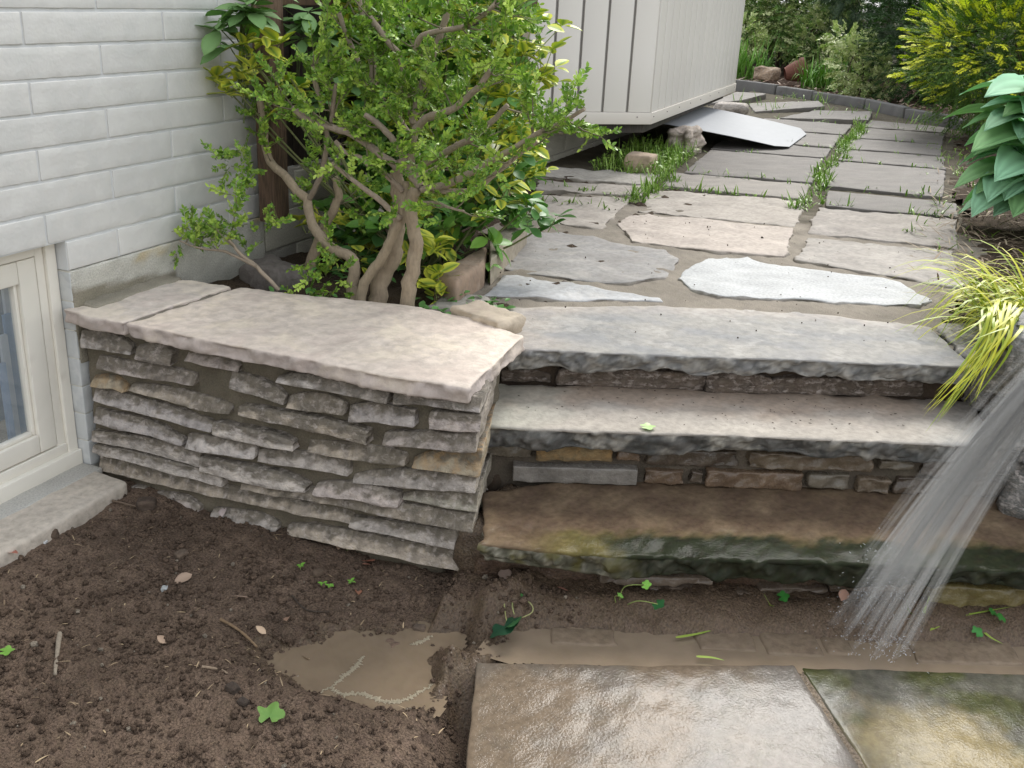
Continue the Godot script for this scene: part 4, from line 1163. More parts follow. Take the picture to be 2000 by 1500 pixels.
# ------------------------------------------------------------------ stones at the right of the steps
func build_right_bank() -> void:
	var wl := thing("rock_bank", "dark rough boulders stacked at the right of the steps", "rock wall", Vector3(0.5, 0, -3.0))
	var o3 := -wl.position
	var bo := {"side": 0.03, "top": 0.02, "chip": 0.05, "freq": 6.0, "cell": 0.018, "celly": 0.015, "cellz": 0.03, "r": 0.025, "wobble": 0.03, "vary": 0.35}
	var add := func(front: Array, back: Array, y0: float, y1: float, col: Color):
		bo.color = col
		part(wl, "boulder", rock(v2(front), v2(back), Vector2(y0, y1), Vector2(y0, y1), bo), M.stone, o3)
	add.call([0.22, -2.965, 0.40, -2.93, 0.75, -2.90], [0.22, -3.25, 0.8, -3.35], 0.46, 0.60, Color(0.16, 0.155, 0.13))
	add.call([0.255, -2.90, 0.42, -2.88, 0.8, -2.85], [0.28, -3.2, 0.8, -3.25], 0.34, 0.47, Color(0.13, 0.13, 0.115))
	add.call([0.33, -2.82, 0.8, -2.80], [0.33, -3.2, 0.8, -3.2], 0.18, 0.345, Color(0.10, 0.10, 0.092))
	add.call([0.40, -2.74, 0.85, -2.75], [0.4, -3.1, 0.85, -3.1], -0.05, 0.19, Color(0.09, 0.085, 0.07))
	bo.chip = 0.02
	bo.r = 0.012
	bo.top = 0.004
	bo.wobble = 0.012
	add.call([0.255, -2.97, 0.5, -2.92, 0.8, -2.92], [0.27, -3.3, 0.8, -3.4], 0.60, 0.645, Color(0.40, 0.40, 0.39))
	add.call([0.20, -3.11, 0.235, -3.11, 0.26, -3.12], [0.08, -3.50, 0.2, -3.56, 0.30, -3.58], 0.36, 0.507, Color(0.42, 0.40, 0.37))
	# timber-coloured kerb blocks along the left of the path
	var k1 := rock(v2([-1.355, -3.10, -1.345, -3.145, -1.475, -3.79]), v2([-1.49, -3.11, -1.49, -3.40, -1.60, -3.86]), Vector2(0.47, 0.585), Vector2(0.47, 0.580), {"r": 0.008, "cell": 0.02, "side": 0.005, "top": 0.004, "wobble": 0.004, "color": Color(0.42, 0.34, 0.25), "vary": 0.2})
	k1 = rock(v2([-1.36, -3.16, -1.475, -3.79]), v2([-1.485, -3.43, -1.585, -3.93]), Vector2(0.47, 0.585), Vector2(0.47, 0.580), {"r": 0.008, "cell": 0.02, "side": 0.005, "top": 0.004, "wobble": 0.004, "color": Color(0.42, 0.36, 0.27), "vary": 0.2})
	mono("kerb_block", k1, M.flag, "squared tan kerb block along the left edge of the path", "kerb block", Vector3.ZERO, "kerb blocks of the planting bed")
	var k2 := rock(v2([-1.345, -2.86, -1.375, -3.15]), v2([-1.47, -2.93, -1.485, -3.42]), Vector2(0.46, 0.585), Vector2(0.46, 0.58), {"r": 0.030, "cell": 0.02, "side": 0.006, "top": 0.006, "wobble": 0.006, "color": Color(0.36, 0.25, 0.17), "vary": 0.25})
	mono("kerb_block", k2, M.flag, "rounded reddish brown kerb block nearest the shrub", "kerb block", Vector3.ZERO, "kerb blocks of the planting bed")
	mono("kerb_block", block(Vector3(-1.42, 0.42, -2.98), Vector3(-1.27, 0.515, -2.78), {"r": 0.02, "cell": 0.02, "side": 0.01, "top": 0.008, "wobble": 0.008, "color": Color(0.38, 0.35, 0.30), "vary": 0.2}), M.flag, "pale grey stone under the reddish kerb block", "stone")
	# loose rocks
	mono("rock", boulder(Vector3(-2.026,0.511,-2.78) + Vector3(0.01, -0.03, -0.05), Vector3(0.20, 0.16, 0.16), 0.2, {"color": Color(0.19, 0.165, 0.145), "r": 0.03, "cell": 0.014, "side": 0.02, "top": 0.02, "chip": 0.03, "freq": 8.0}), M.clod, "grey-brown angular rock in the bed between the house and the shrub", "rock")
	mono("rock", boulder(Vector3(-1.15, 0.545, -2.66), Vector3(0.20, 0.055, 0.12), 0.35, {"color": Color(0.48, 0.40, 0.30), "r": 0.012, "cell": 0.012, "side": 0.012, "top": 0.008, "chip": 0.02, "freq": 12.0}), M.coping, "cream layered rock wedged behind the end of the coping", "rock")
	mono("rock", block(Vector3(-1.70, 0.49, -6.02), Vector3(-1.54, 0.60, -5.86), {"r": 0.015, "cell": 0.02, "side": 0.01, "top": 0.006, "chip": 0.01, "freq": 12.0, "color": Color(0.48, 0.36, 0.25), "vary": 0.2}), M.flag, "squared tan rock at the edge of the weeds near the shed", "rock")
	mono("rock", boulder(Vector3(-1.62, 0.56, -7.02), Vector3(0.20, 0.17, 0.20), 0.3, {"color": Color(0.55, 0.46, 0.38), "r": 0.03, "side": 0.05, "top": 0.05, "chip": 0.05, "cell": 0.014, "freq": 9.0, "wobble": 0.03}), M.stone, "rounded beige rock propping the shed beside the metal sheet", "rock")
	mono("rock", boulder(Vector3(-1.82, 0.56, -9.6), Vector3(0.3, 0.10, 0.2), 0.1, {"color": Color(0.50, 0.45, 0.40), "cell": 0.03}), M.stone, "pale rounded rock on the path beyond the metal sheet", "rock")

# ------------------------------------------------------------------ the pruned shrub
var twigs := []

func build_shrub() -> void:
	var sh := thing("boxwood_shrub", "pruned boxwood shrub with bare forking trunks and small green leaves", "shrub", Vector3(-1.55, 0.48, -2.78))
	var o3 := -sh.position
	var branches := [
		[PackedVector3Array([Vector3(-1.658,0.481,-2.74), Vector3(-1.665,0.557,-2.76), Vector3(-1.677,0.62,-2.78), Vector3(-1.769,0.647,-2.8), Vector3(-1.837,0.685,-2.82), Vector3(-1.878,0.74,-2.84), Vector3(-1.898,0.778,-2.86)]), 0.02, 0.015],
		[PackedVector3Array([Vector3(-1.896,0.778,-2.86), Vector3(-1.939,0.804,-2.869), Vector3(-1.987,0.842,-2.877), Vector3(-2.037,0.868,-2.886), Vector3(-2.072,0.9,-2.894), Vector3(-2.089,1.003,-2.903), Vector3(-2.103,1.058,-2.911), Vector3(-2.118,1.105,-2.92)]), 0.016, 0.011],
		[PackedVector3Array([Vector3(-1.896,0.778,-2.86), Vector3(-1.855,0.829,-2.845), Vector3(-1.815,0.898,-2.83), Vector3(-1.79,0.985,-2.815), Vector3(-1.785,1.035,-2.8)]), 0.01, 0.007],
		[PackedVector3Array([Vector3(-1.575,0.478,-2.76), Vector3(-1.572,0.569,-2.767), Vector3(-1.535,0.653,-2.773), Vector3(-1.519,0.745,-2.78), Vector3(-1.516,0.804,-2.787), Vector3(-1.525,0.886,-2.793), Vector3(-1.524,0.944,-2.8)]), 0.03, 0.019],
		[PackedVector3Array([Vector3(-1.602,0.5,-2.7), Vector3(-1.591,0.581,-2.703), Vector3(-1.53,0.668,-2.707), Vector3(-1.5,0.73,-2.71), Vector3(-1.469,0.793,-2.713), Vector3(-1.459,0.852,-2.717), Vector3(-1.454,0.908,-2.72)]), 0.017, 0.012],
		[PackedVector3Array([Vector3(-1.425,0.513,-2.68), Vector3(-1.418,0.611,-2.683), Vector3(-1.408,0.689,-2.687), Vector3(-1.404,0.747,-2.69), Vector3(-1.423,0.803,-2.693), Vector3(-1.426,0.859,-2.697), Vector3(-1.413,0.896,-2.7)]), 0.024, 0.018],
		[PackedVector3Array([Vector3(-1.392,0.896,-2.7), Vector3(-1.307,0.92,-2.679), Vector3(-1.213,0.971,-2.657), Vector3(-1.124,1.025,-2.636), Vector3(-1.049,1.071,-2.614), Vector3(-0.988,1.109,-2.593), Vector3(-0.923,1.141,-2.571), Vector3(-0.855,1.182,-2.55)]), 0.012, 0.005],
		[PackedVector3Array([Vector3(-1.392,0.896,-2.7), Vector3(-1.226,0.913,-2.675), Vector3(-1.14,0.974,-2.65), Vector3(-1.074,1.026,-2.625), Vector3(-1,1.082,-2.6)]), 0.01, 0.005],
		[PackedVector3Array([Vector3(-1.392,0.899,-2.7), Vector3(-1.434,0.93,-2.706), Vector3(-1.501,0.962,-2.711), Vector3(-1.563,0.994,-2.717), Vector3(-1.665,1.035,-2.723), Vector3(-1.763,1.047,-2.729), Vector3(-1.814,1.063,-2.734), Vector3(-1.862,1.09,-2.74)]), 0.014, 0.009],
		[PackedVector3Array([Vector3(-1.419,0.907,-2.72), Vector3(-1.415,0.953,-2.717), Vector3(-1.326,1.007,-2.713), Vector3(-1.277,1.039,-2.71), Vector3(-1.233,1.059,-2.707), Vector3(-1.18,1.107,-2.703), Vector3(-1.129,1.158,-2.7)]), 0.012, 0.007],
		[PackedVector3Array([Vector3(-1.442,0.933,-2.72), Vector3(-1.421,1.053,-2.703), Vector3(-1.388,1.09,-2.686), Vector3(-1.355,1.113,-2.669), Vector3(-1.287,1.133,-2.651), Vector3(-1.222,1.176,-2.634), Vector3(-1.18,1.21,-2.617), Vector3(-1.144,1.253,-2.6)]), 0.013, 0.008],
		[PackedVector3Array([Vector3(-1.447,1.08,-2.74), Vector3(-1.426,1.169,-2.744), Vector3(-1.398,1.245,-2.748), Vector3(-1.365,1.335,-2.752), Vector3(-1.342,1.412,-2.756), Vector3(-1.336,1.453,-2.76)]), 0.011, 0.009],
		[PackedVector3Array([Vector3(-1.623,1.363,-2.8), Vector3(-1.579,1.322,-2.792), Vector3(-1.543,1.287,-2.784), Vector3(-1.507,1.252,-2.776), Vector3(-1.482,1.141,-2.768), Vector3(-1.452,1.067,-2.76)]), 0.008, 0.01],
		[PackedVector3Array([Vector3(-1.713,1.429,-2.9), Vector3(-1.696,1.348,-2.88), Vector3(-1.664,1.284,-2.86), Vector3(-1.636,1.22,-2.84), Vector3(-1.622,1.16,-2.82), Vector3(-1.577,1.12,-2.8), Vector3(-1.514,1.077,-2.78), Vector3(-1.451,1.011,-2.76)]), 0.01, 0.013],
		[PackedVector3Array([Vector3(-1.14,1.42,-2.62), Vector3(-1.197,1.384,-2.64), Vector3(-1.251,1.357,-2.66), Vector3(-1.318,1.344,-2.68), Vector3(-1.399,1.324,-2.7), Vector3(-1.433,1.28,-2.72)]), 0.006, 0.009],
		[PackedVector3Array([Vector3(-1.755,1.367,-2.84), Vector3(-1.738,1.313,-2.85), Vector3(-1.718,1.264,-2.86), Vector3(-1.684,1.192,-2.87), Vector3(-1.66,1.154,-2.88)]), 0.007, 0.009],
		[PackedVector3Array([Vector3(-1.674,0.95,-2.66), Vector3(-1.604,0.899,-2.673), Vector3(-1.526,0.849,-2.687), Vector3(-1.462,0.796,-2.7)]), 0.006, 0.01],
		[PackedVector3Array([Vector3(-1.543,0.964,-2.66), Vector3(-1.493,0.921,-2.685), Vector3(-1.461,0.881,-2.71)]), 0.007, 0.01],
		[PackedVector3Array([Vector3(-1.71,1.001,-2.74), Vector3(-1.668,0.972,-2.727), Vector3(-1.614,0.967,-2.713), Vector3(-1.566,0.945,-2.7)]), 0.007, 0.008],
		[PackedVector3Array([Vector3(-1.562,1.099,-2.66), Vector3(-1.532,1.079,-2.675), Vector3(-1.49,1.037,-2.69), Vector3(-1.453,0.973,-2.705), Vector3(-1.422,0.924,-2.72)]), 0.008, 0.012],
		[PackedVector3Array([Vector3(-1.838,0.544,-2.6), Vector3(-1.912,0.614,-2.587), Vector3(-1.967,0.658,-2.573), Vector3(-1.989,0.694,-2.56)]), 0.007, 0.005],
		[PackedVector3Array([Vector3(-1.907,0.616,-2.58), Vector3(-2.01,0.651,-2.567), Vector3(-2.098,0.653,-2.553), Vector3(-2.165,0.671,-2.54)]), 0.006, 0.002],
		[PackedVector3Array([Vector3(-1.758,1.223,-2.7), Vector3(-1.772,1.172,-2.73), Vector3(-1.766,1.103,-2.76)]), 0.008, 0.009],
		[PackedVector3Array([Vector3(-1.68,1.174,-2.7), Vector3(-1.706,1.105,-2.72), Vector3(-1.723,1.055,-2.74)]), 0.006, 0.008],
		[PackedVector3Array([Vector3(-1.969,0.378,-2.95), Vector3(-1.954,0.525,-2.95), Vector3(-1.897,0.666,-2.95), Vector3(-1.857,0.73,-2.95), Vector3(-1.834,0.79,-2.95), Vector3(-1.849,0.847,-2.95)]), 0.021, 0.012],
		[PackedVector3Array([Vector3(-1.425,0.925,-2.75), Vector3(-1.393,0.95,-2.8), Vector3(-1.386,0.979,-2.85)]), 0.008, 0.004],
		[PackedVector3Array([Vector3(-1.371,0.865,-2.66), Vector3(-1.311,0.875,-2.64), Vector3(-1.265,0.87,-2.62), Vector3(-1.207,0.87,-2.6)]), 0.006, 0.003],
	]
	var i := 0
	for b in branches:
		var line := smooth_line(b[0], 5)
		for k in range(1, line.size() - 1):
			var s: float = b[1] * 0.35
			line[k] += Vector3(n_fbm.get_noise_3dv(line[k] * 18.0), n_fbm.get_noise_3dv(line[k] * 18.0 + Vector3(9, 0, 0)), n_fbm.get_noise_3dv(line[k] * 18.0 + Vector3(0, 9, 0))) * s
		var thick: bool = b[1] > 0.0145
		var g := rf(0.9, 1.1)
		part(sh, "trunk" if thick else "branch", tube(line, b[1], b[2], 10 if thick else 7, (Color(0.40, 0.315, 0.215) if thick else Color(0.37, 0.295, 0.22)) * g, 0.15), M.bark, o3)
		twigs.append(line)
		i += 1
	# sprigs of small leaves
	var meshes := []
	for k in 4:
		var st := surf()
		var young := k == 3
		var stem := PackedVector3Array([Vector3.ZERO, Vector3(0.03, 0.006, rf(-0.004, 0.004)), Vector3(0.062, 0.010, rf(-0.008, 0.008))])
		tube_into(st, stem, 0.0012, 0.0006, 4, Color(0.2, 0.22, 0.08))
		for j in 17:
			var t := 0.12 + 0.88 * j / 16.0
			var at := stem[0].lerp(stem[2], t) + Vector3(0, 0.004 * sin(t * 3.0), 0)
			var side := 1.0 if j % 2 == 0 else -1.0
			var bs := leaf_turn(side * rf(0.5, 1.25) + (rf(-0.6, 0.6) if j > 13 else 0.0), rf(-0.2, 0.9), rf(-0.8, 0.8))
			var col := Color(0.085, 0.185, 0.025).lerp(Color(0.33, 0.47, 0.065), pow(rng.randf(), 1.5)) if not young else Color(0.34, 0.48, 0.07).lerp(Color(0.44, 0.56, 0.11), rng.randf())
			leaf_into(st, Transform3D(bs, at), rf(0.012, 0.020), rf(0.007, 0.010), 0.25, 0.15, col, col * 1.15, 3, 2, 0.5)
		meshes.append(done(st))
	var where := [[], [], [], []]
	var tints := [[], [], [], []]
	var put := func(p: Vector3, dir: Vector3, s: float):
		var k := rng.randi_range(0, 3)
		if k == 3 and rng.randf() < 0.4:
			k = 1
		var yaw := atan2(-dir.z, dir.x)
		var pitch := asin(clampf(dir.normalized().y, -1, 1))
		where[k].append(Transform3D(leaf_turn(yaw, pitch, rf(-3.1, 3.1)).scaled(Vector3.ONE * s), p))
		tints[k].append(Color.WHITE * rf(0.75, 1.2))
	# twigs sprouting along the upper branches, each carrying sprigs
	var st2 := surf()
	var dense := [[0, 0.15, 4], [1, 0.35, 16], [2, 0.2, 10], [6, 0.65, 18], [7, 0.6, 10], [8, 0.45, 20], [9, 0.5, 14], [10, 0.5, 16], [11, 0.0, 42], [12, 0.0, 30], [13, 0.0, 42], [14, 0.0, 30], [15, 0.0, 26], [16, 0.0, 4], [17, 0.0, 3], [18, 0.0, 6], [19, 0.0, 8], [20, 0.6, 4], [21, 0.3, 10], [22, 0.0, 16], [23, 0.0, 14], [24, 0.5, 10], [25, 0.3, 14], [26, 0.2, 10]]
	for d in dense:
		var line: PackedVector3Array = twigs[d[0]]
		for j in int(d[2] * 0.52):
			var t := rf(d[1], 1.0)
			var p := line[int(t * (line.size() - 1))]
			if p.y > 1.62:
				continue
			var dir := Vector3(rf(-1, 1), rf(-0.35, 1.1), rf(-1, 1)).normalized()
			var ln := rf(0.03, 0.14)
			if d[0] == 21:
				ln *= 0.55
			var tip := p + dir * ln
			tube_into(st2, PackedVector3Array([p, p.lerp(tip, 0.5) + Vector3(0, -0.006, 0), tip]), 0.0028, 0.0014, 4, Color(0.22, 0.19, 0.12))
			for q in 1 + int(ln / 0.03):
				var f := rf(0.25, 1.0)
				put.call(p.lerp(tip, f), (dir + Vector3(rf(-0.9, 0.9), rf(-0.5, 0.9), rf(-0.9, 0.9))).normalized(), rf(0.8, 1.15))
			put.call(tip, dir, rf(0.9, 1.2))
	# leafy ends and drooping sprays that stand out against the wall
	for e in [[Vector3(-2.079,0.93,-2.72), 24, 0.05], [Vector3(-2.054,0.86,-2.72), 14, 0.04], [Vector3(-2.052,0.805,-2.7), 7, 0.03], [Vector3(-2.162,0.668,-2.56), 12, 0.04], [Vector3(-2.098,0.672,-2.58), 10, 0.04], [Vector3(-2.004,0.697,-2.6), 14, 0.05], [Vector3(-1.931,0.711,-2.62), 12, 0.05], [Vector3(-1.928,0.754,-2.7), 10, 0.05], [Vector3(-2.187,0.606,-2.56), 4, 0.02], [Vector3(-0.937,1.17,-2.58), 9, 0.035], [Vector3(-0.857,1.183,-2.55), 6, 0.02], [Vector3(-0.942,1.137,-2.58), 6, 0.03], [Vector3(-1.748,0.584,-2.68), 18, 0.06], [Vector3(-1.679,0.565,-2.66), 16, 0.06], [Vector3(-1.779,0.555,-2.64), 8, 0.04], [Vector3(-1.325,1.032,-2.6), 26, 0.06], [Vector3(-1.398,1.032,-2.6), 16, 0.06], [Vector3(-1.235,0.956,-2.6), 14, 0.06], [Vector3(-1.282,0.893,-2.6), 12, 0.05], [Vector3(-1.75,0.995,-2.7), 12, 0.06], [Vector3(-1.589,0.987,-2.64), 10, 0.05], [Vector3(-1.92,1.203,-2.8), 14, 0.06], [Vector3(-1.101,1.356,-2.64), 24, 0.08], [Vector3(-1.188,1.299,-2.64), 26, 0.08], [Vector3(-1.305,1.213,-2.6), 26, 0.08]]:
		for j in int(e[1] * 0.62):
			var dir := Vector3(rf(-1, 1), rf(-0.5, 1.0), rf(-1, 1)).normalized()
			put.call(e[0] + Vector3(rf(-1, 1), rf(-1, 1), rf(-1, 1)) * e[2], dir, rf(0.8, 1.1))
	var tw := part(sh, "twigs", done(st2), M.bark, o3)
	tw.set_meta("kind", "stuff")
	for k in 4:
		var f := many(sh, "foliage", meshes[k], M.leaf, where[k], tints[k])
		f.position = o3

# ------------------------------------------------------------------ vines and the variegated shrub behind
func build_vines() -> void:
	var greens := [Color(0.15, 0.26, 0.05), Color(0.12, 0.22, 0.045), Color(0.18, 0.28, 0.06)]
	var rim := Color(0.62, 0.62, 0.08)
	var vm := []
	for k in 6:
		vm.append(leafm(rf(0.066, 0.082), rf(0.036, 0.046), rf(0.12, 0.3), rf(0.05, 0.25), greens[k % 3], rim, 5, 4, 0.45, 0.5))
	var gm := []
	for k in 5:
		gm.append(leafm(rf(0.060, 0.078), rf(0.038, 0.046), 0.15, rf(0.1, 0.25), [Color(0.08, 0.19, 0.055), Color(0.10, 0.23, 0.06), Color(0.13, 0.27, 0.065)][k % 3], Color(0.12, 0.25, 0.07), 5, 4, 0.55))
	var eu := thing("variegated_euonymus", "euonymus bush with yellow-edged leaves behind the boxwood, against the shed", "shrub", Vector3(-1.7, 0.48, -3.6))
	var o3 := -eu.position
	var count := 0
	var extra_w := []
	var stems := surf()
	# [centre, radius, number of whorls, share of plain green leaves]
	var clumps := [[Vector3(-1.353,1.236,-3.3), 0.13, 15, 0.15], [Vector3(-1.261,1.226,-3.3), 0.07, 7, 0.0], [Vector3(-1.465,1.143,-3.35), 0.13, 14, 0.25], [Vector3(-1.389,1.017,-3.3), 0.10, 12, 0.1], [Vector3(-1.301,0.956,-3.3), 0.06, 6, 0.1], [Vector3(-1.494,0.896,-3.35), 0.11, 12, 0.5], [Vector3(-1.37,0.809,-3.3), 0.09, 9, 0.35], [Vector3(-1.508,0.749,-3.35), 0.12, 14, 0.85], [Vector3(-1.298,0.751,-3.32), 0.06, 6, 1.0], [Vector3(-1.229,0.7,-3.35), 0.03, 2, 1.0], [Vector3(-1.466,0.669,-2.98), 0.035, 3, 0.0], [Vector3(-1.437,0.565,-2.92), 0.035, 3, 0.0], [Vector3(-1.41,0.523,-2.86), 0.02, 2, 0.0], [Vector3(-1.725,1.067,-3.4), 0.14, 16, 0.35], [Vector3(-1.65,1.316,-3.4), 0.14, 16, 0.4], [Vector3(-1.477,1.358,-3.4), 0.12, 12, 0.4], [Vector3(-1.893,1.197,-3.4), 0.14, 12, 0.4], [Vector3(-1.963,1.002,-3.3), 0.13, 12, 0.4], [Vector3(-1.986,1.128,-2.95), 0.05, 5, 0.1], [Vector3(-2.035,1.203,-2.8), 0.04, 4, 0.0], [Vector3(-1.975,1.253,-2.8), 0.03, 3, 0.0], [Vector3(-2.09,1.254,-2.8), 0.015, 2, 0.0], [Vector3(-2.195,1.153,-2.8), 0.015, 2, 0.0], [Vector3(-2.127,1.126,-2.8), 0.02, 2, 0.0], [Vector3(-2.091,1.16,-2.82), 0.02, 2, 0.0], [Vector3(-1.928,0.669,-3.2), 0.08, 9, 0.9], [Vector3(-1.832,0.68,-3.2), 0.06, 6, 0.9], [Vector3(-1.848,0.548,-3.1), 0.10, 10, 0.7], [Vector3(-1.954,0.571,-3.1), 0.06, 6, 0.8], [Vector3(-1.635,0.9,-3.35), 0.10, 10, 0.5], [Vector3(-1.922,0.804,-3.3), 0.10, 8, 0.8], [Vector3(-1.616,0.706,-3.2), 0.08, 8, 0.8], [Vector3(-1.994,0.659,-3), 0.03, 2, 0.2]]
	var hub: Vector3 = Vector3(-1.722,0.496,-3.25)
	for c in clumps:
		var line := smooth_line(PackedVector3Array([Vector3(hub.x + rf(-0.15, 0.15), 0.46, hub.z), hub.lerp(c[0], 0.6) + Vector3(0, -0.05, -0.05), c[0]]), 4)
		tube_into(stems, line, 0.006, 0.0025, 5, Color(0.22, 0.24, 0.10))
		for w in c[2]:
			var p: Vector3 = c[0] + Vector3(rf(-1, 1), rf(-1, 1), rf(-1, 1)) * c[1]
			tube_into(stems, PackedVector3Array([c[0] + (p - c[0]) * 0.2 + Vector3(0, -0.03, 0), p]), 0.002, 0.0015, 4, Color(0.28, 0.33, 0.10))
			var yaw0 := rf(0, TAU)
			var nl := rng.randi_range(4, 6)
			for j in nl:
				var green: bool = rng.randf() < c[3]
				var m: Mesh = gm[rng.randi_range(0, 4)] if green else vm[rng.randi_range(0, 5)]
				var bs := leaf_turn(yaw0 + TAU * j / nl + rf(-0.3, 0.3), rf(-0.5, 0.75), rf(-0.5, 0.5)).scaled(Vector3.ONE * rf(0.75, 1.15))
				var q := p + bs.x * 0.006 + Vector3(0, rf(-0.012, 0.012), 0)
				if count < 300 and (w < 4 or c[0].z > -3.1):
					var lf := part(eu, "leaf", m, M.leaf, q + o3)
					lf.transform.basis = bs
					count += 1
				else:
					extra_w.append([m, Transform3D(bs, q)])
	part(eu, "stems", done(stems), M.bark, o3).set_meta("kind", "stuff")
	var whorl := []
	for k in 4:
		var ws := surf()
		tube_into(ws, PackedVector3Array([Vector3(-0.08, 0, 0), Vector3.ZERO]), 0.002, 0.0015, 4, Color(0.25, 0.3, 0.1))
		for j in 9:
			var c2: Color = [Color(0.13, 0.28, 0.05), Color(0.18, 0.34, 0.06), Color(0.14, 0.29, 0.065)][j % 3]
			leaf_into(ws, Transform3D(leaf_turn(j * 2.4, rf(-0.4, 0.8), rf(-0.5, 0.5)), Vector3(-0.06 * (j / 9.0), 0, 0)), rf(0.05, 0.075), rf(0.03, 0.042), 0.2, 0.2, c2, c2 * 1.1 if k < 3 else rim, 4, 4, 0.5, 0.5)
		whorl.append(done(ws))
	bush(eu, whorl, [M.leaf], [[Vector3(-1.80, 0.95, -3.65), Vector3(0.34, 0.40, 0.28)], [Vector3(-1.72, 1.28, -3.6), Vector3(0.32, 0.42, 0.25)], [Vector3(-1.95, 1.30, -3.5), Vector3(0.24, 0.45, 0.22)], [Vector3(-1.74, 0.66, -3.3), Vector3(0.36, 0.17, 0.28)], [Vector3(-1.55, 0.75, -3.75), Vector3(0.15, 0.18, 0.2)], [Vector3(-1.75, 1.65, -3.6), Vector3(0.35, 0.25, 0.25)]], 620, 0.85, 1.25)
	for m in vm + gm:
		var w := []
		for e in extra_w:
			if e[0] == m:
				w.append(e[1])
		if w.size() > 8:
			many(eu, "foliage", m, M.leaf, w, []).position = o3
	# vine with broad blue-green leaves in whorls, up on the timber screen
	var vine := thing("climbing_vine", "climbing vine with broad soft green leaves on the timber screen", "vine", Vector3(-2.1, 0.8, -3.1))
	var v3 := -vine.position
	var bm := []
	for k in 5:
		bm.append(leafm(rf(0.085, 0.105), rf(0.044, 0.054), 0.2, rf(0.05, 0.3), [Color(0.20, 0.34, 0.13), Color(0.17, 0.30, 0.11), Color(0.25, 0.39, 0.15)][k % 3], [Color(0.17, 0.29, 0.10), Color(0.14, 0.25, 0.09), Color(0.2, 0.33, 0.13)][k % 3], 5, 4, 0.55))
	var st := surf()
	for c in [[Vector3(-2.049,1.376,-2.78), 3], [Vector3(-2.006,1.341,-2.77), 2], [Vector3(-2.13,1.313,-2.78), 1], [Vector3(-2.161,1.28,-2.78), 1], [Vector3(-2.109,1.351,-2.82), 2], [Vector3(-2.129,1.259,-2.8), 1], [Vector3(-2.04,1.298,-3.1), 2], [Vector3(-1.998,1.349,-3.1), 1], [Vector3(-2.072,1.255,-3.1), 1], [Vector3(-1.991,1.308,-3.15), 2], [Vector3(-1.983,1.216,-3.2), 2], [Vector3(-2.134,1.326,-3.15), 1], [Vector3(-2.005,1.423,-2.8), 2], [Vector3(-2.187,1.373,-3.2), 1], [Vector3(-1.878,1.355,-3.3), 3], [Vector3(-1.758,1.311,-3.3), 3], [Vector3(-1.962,1.144,-3.3), 3], [Vector3(-2.059,1.087,-3.25), 2]]:
		for w in c[1]:
			var p: Vector3 = c[0] + Vector3(rf(-1, 1), rf(-1, 1), rf(-1, 1)) * 0.03
			tube_into(st, smooth_line(PackedVector3Array([Vector3(-2.15, p.y - 0.25, p.z - 0.10), Vector3(-2.12, p.y - 0.1, p.z - 0.08), p]), 4), 0.003, 0.002, 5, Color(0.16, 0.2, 0.08))
			var yaw0 := rf(0, TAU)
			for j in 6:
				var bs := leaf_turn(yaw0 + TAU * j / 6.0 + rf(-0.25, 0.25), rf(-0.55, 0.35), rf(-0.4, 0.4)).scaled(Vector3.ONE * rf(0.7, 1.1))
				var lf := part(vine, "leaf", bm[rng.randi_range(0, 4)], M.leaf_matt, p + bs.x * 0.008 + v3)
				lf.transform.basis = bs
	part(vine, "stems", done(st), M.bark, v3).set_meta("kind", "stuff")
	# small ground cover on the bed
	var gw := []
	var gt := []
	for j in 260:
		var x := rf(-2.05, -1.45)
		var z := rf(-3.6, -2.62)
		if rng.randf() < 0.5:
			x = rf(-1.4, -1.18)
			z = rf(-2.95, -2.64)
		gw.append(Transform3D(leaf_turn(rf(0, TAU), rf(-0.2, 0.8), rf(-0.4, 0.4)).scaled(Vector3.ONE * rf(0.3, 0.55)), Vector3(x, 0.50 + rf(0, 0.03), z)))
		gt.append(Color.WHITE * rf(0.8, 1.4))
	var gc := many(self, numbered("ground_cover"), gm[1], M.leaf, gw, gt)
	tag(gc, "low green seedlings covering the bed behind the coping", "ground cover")

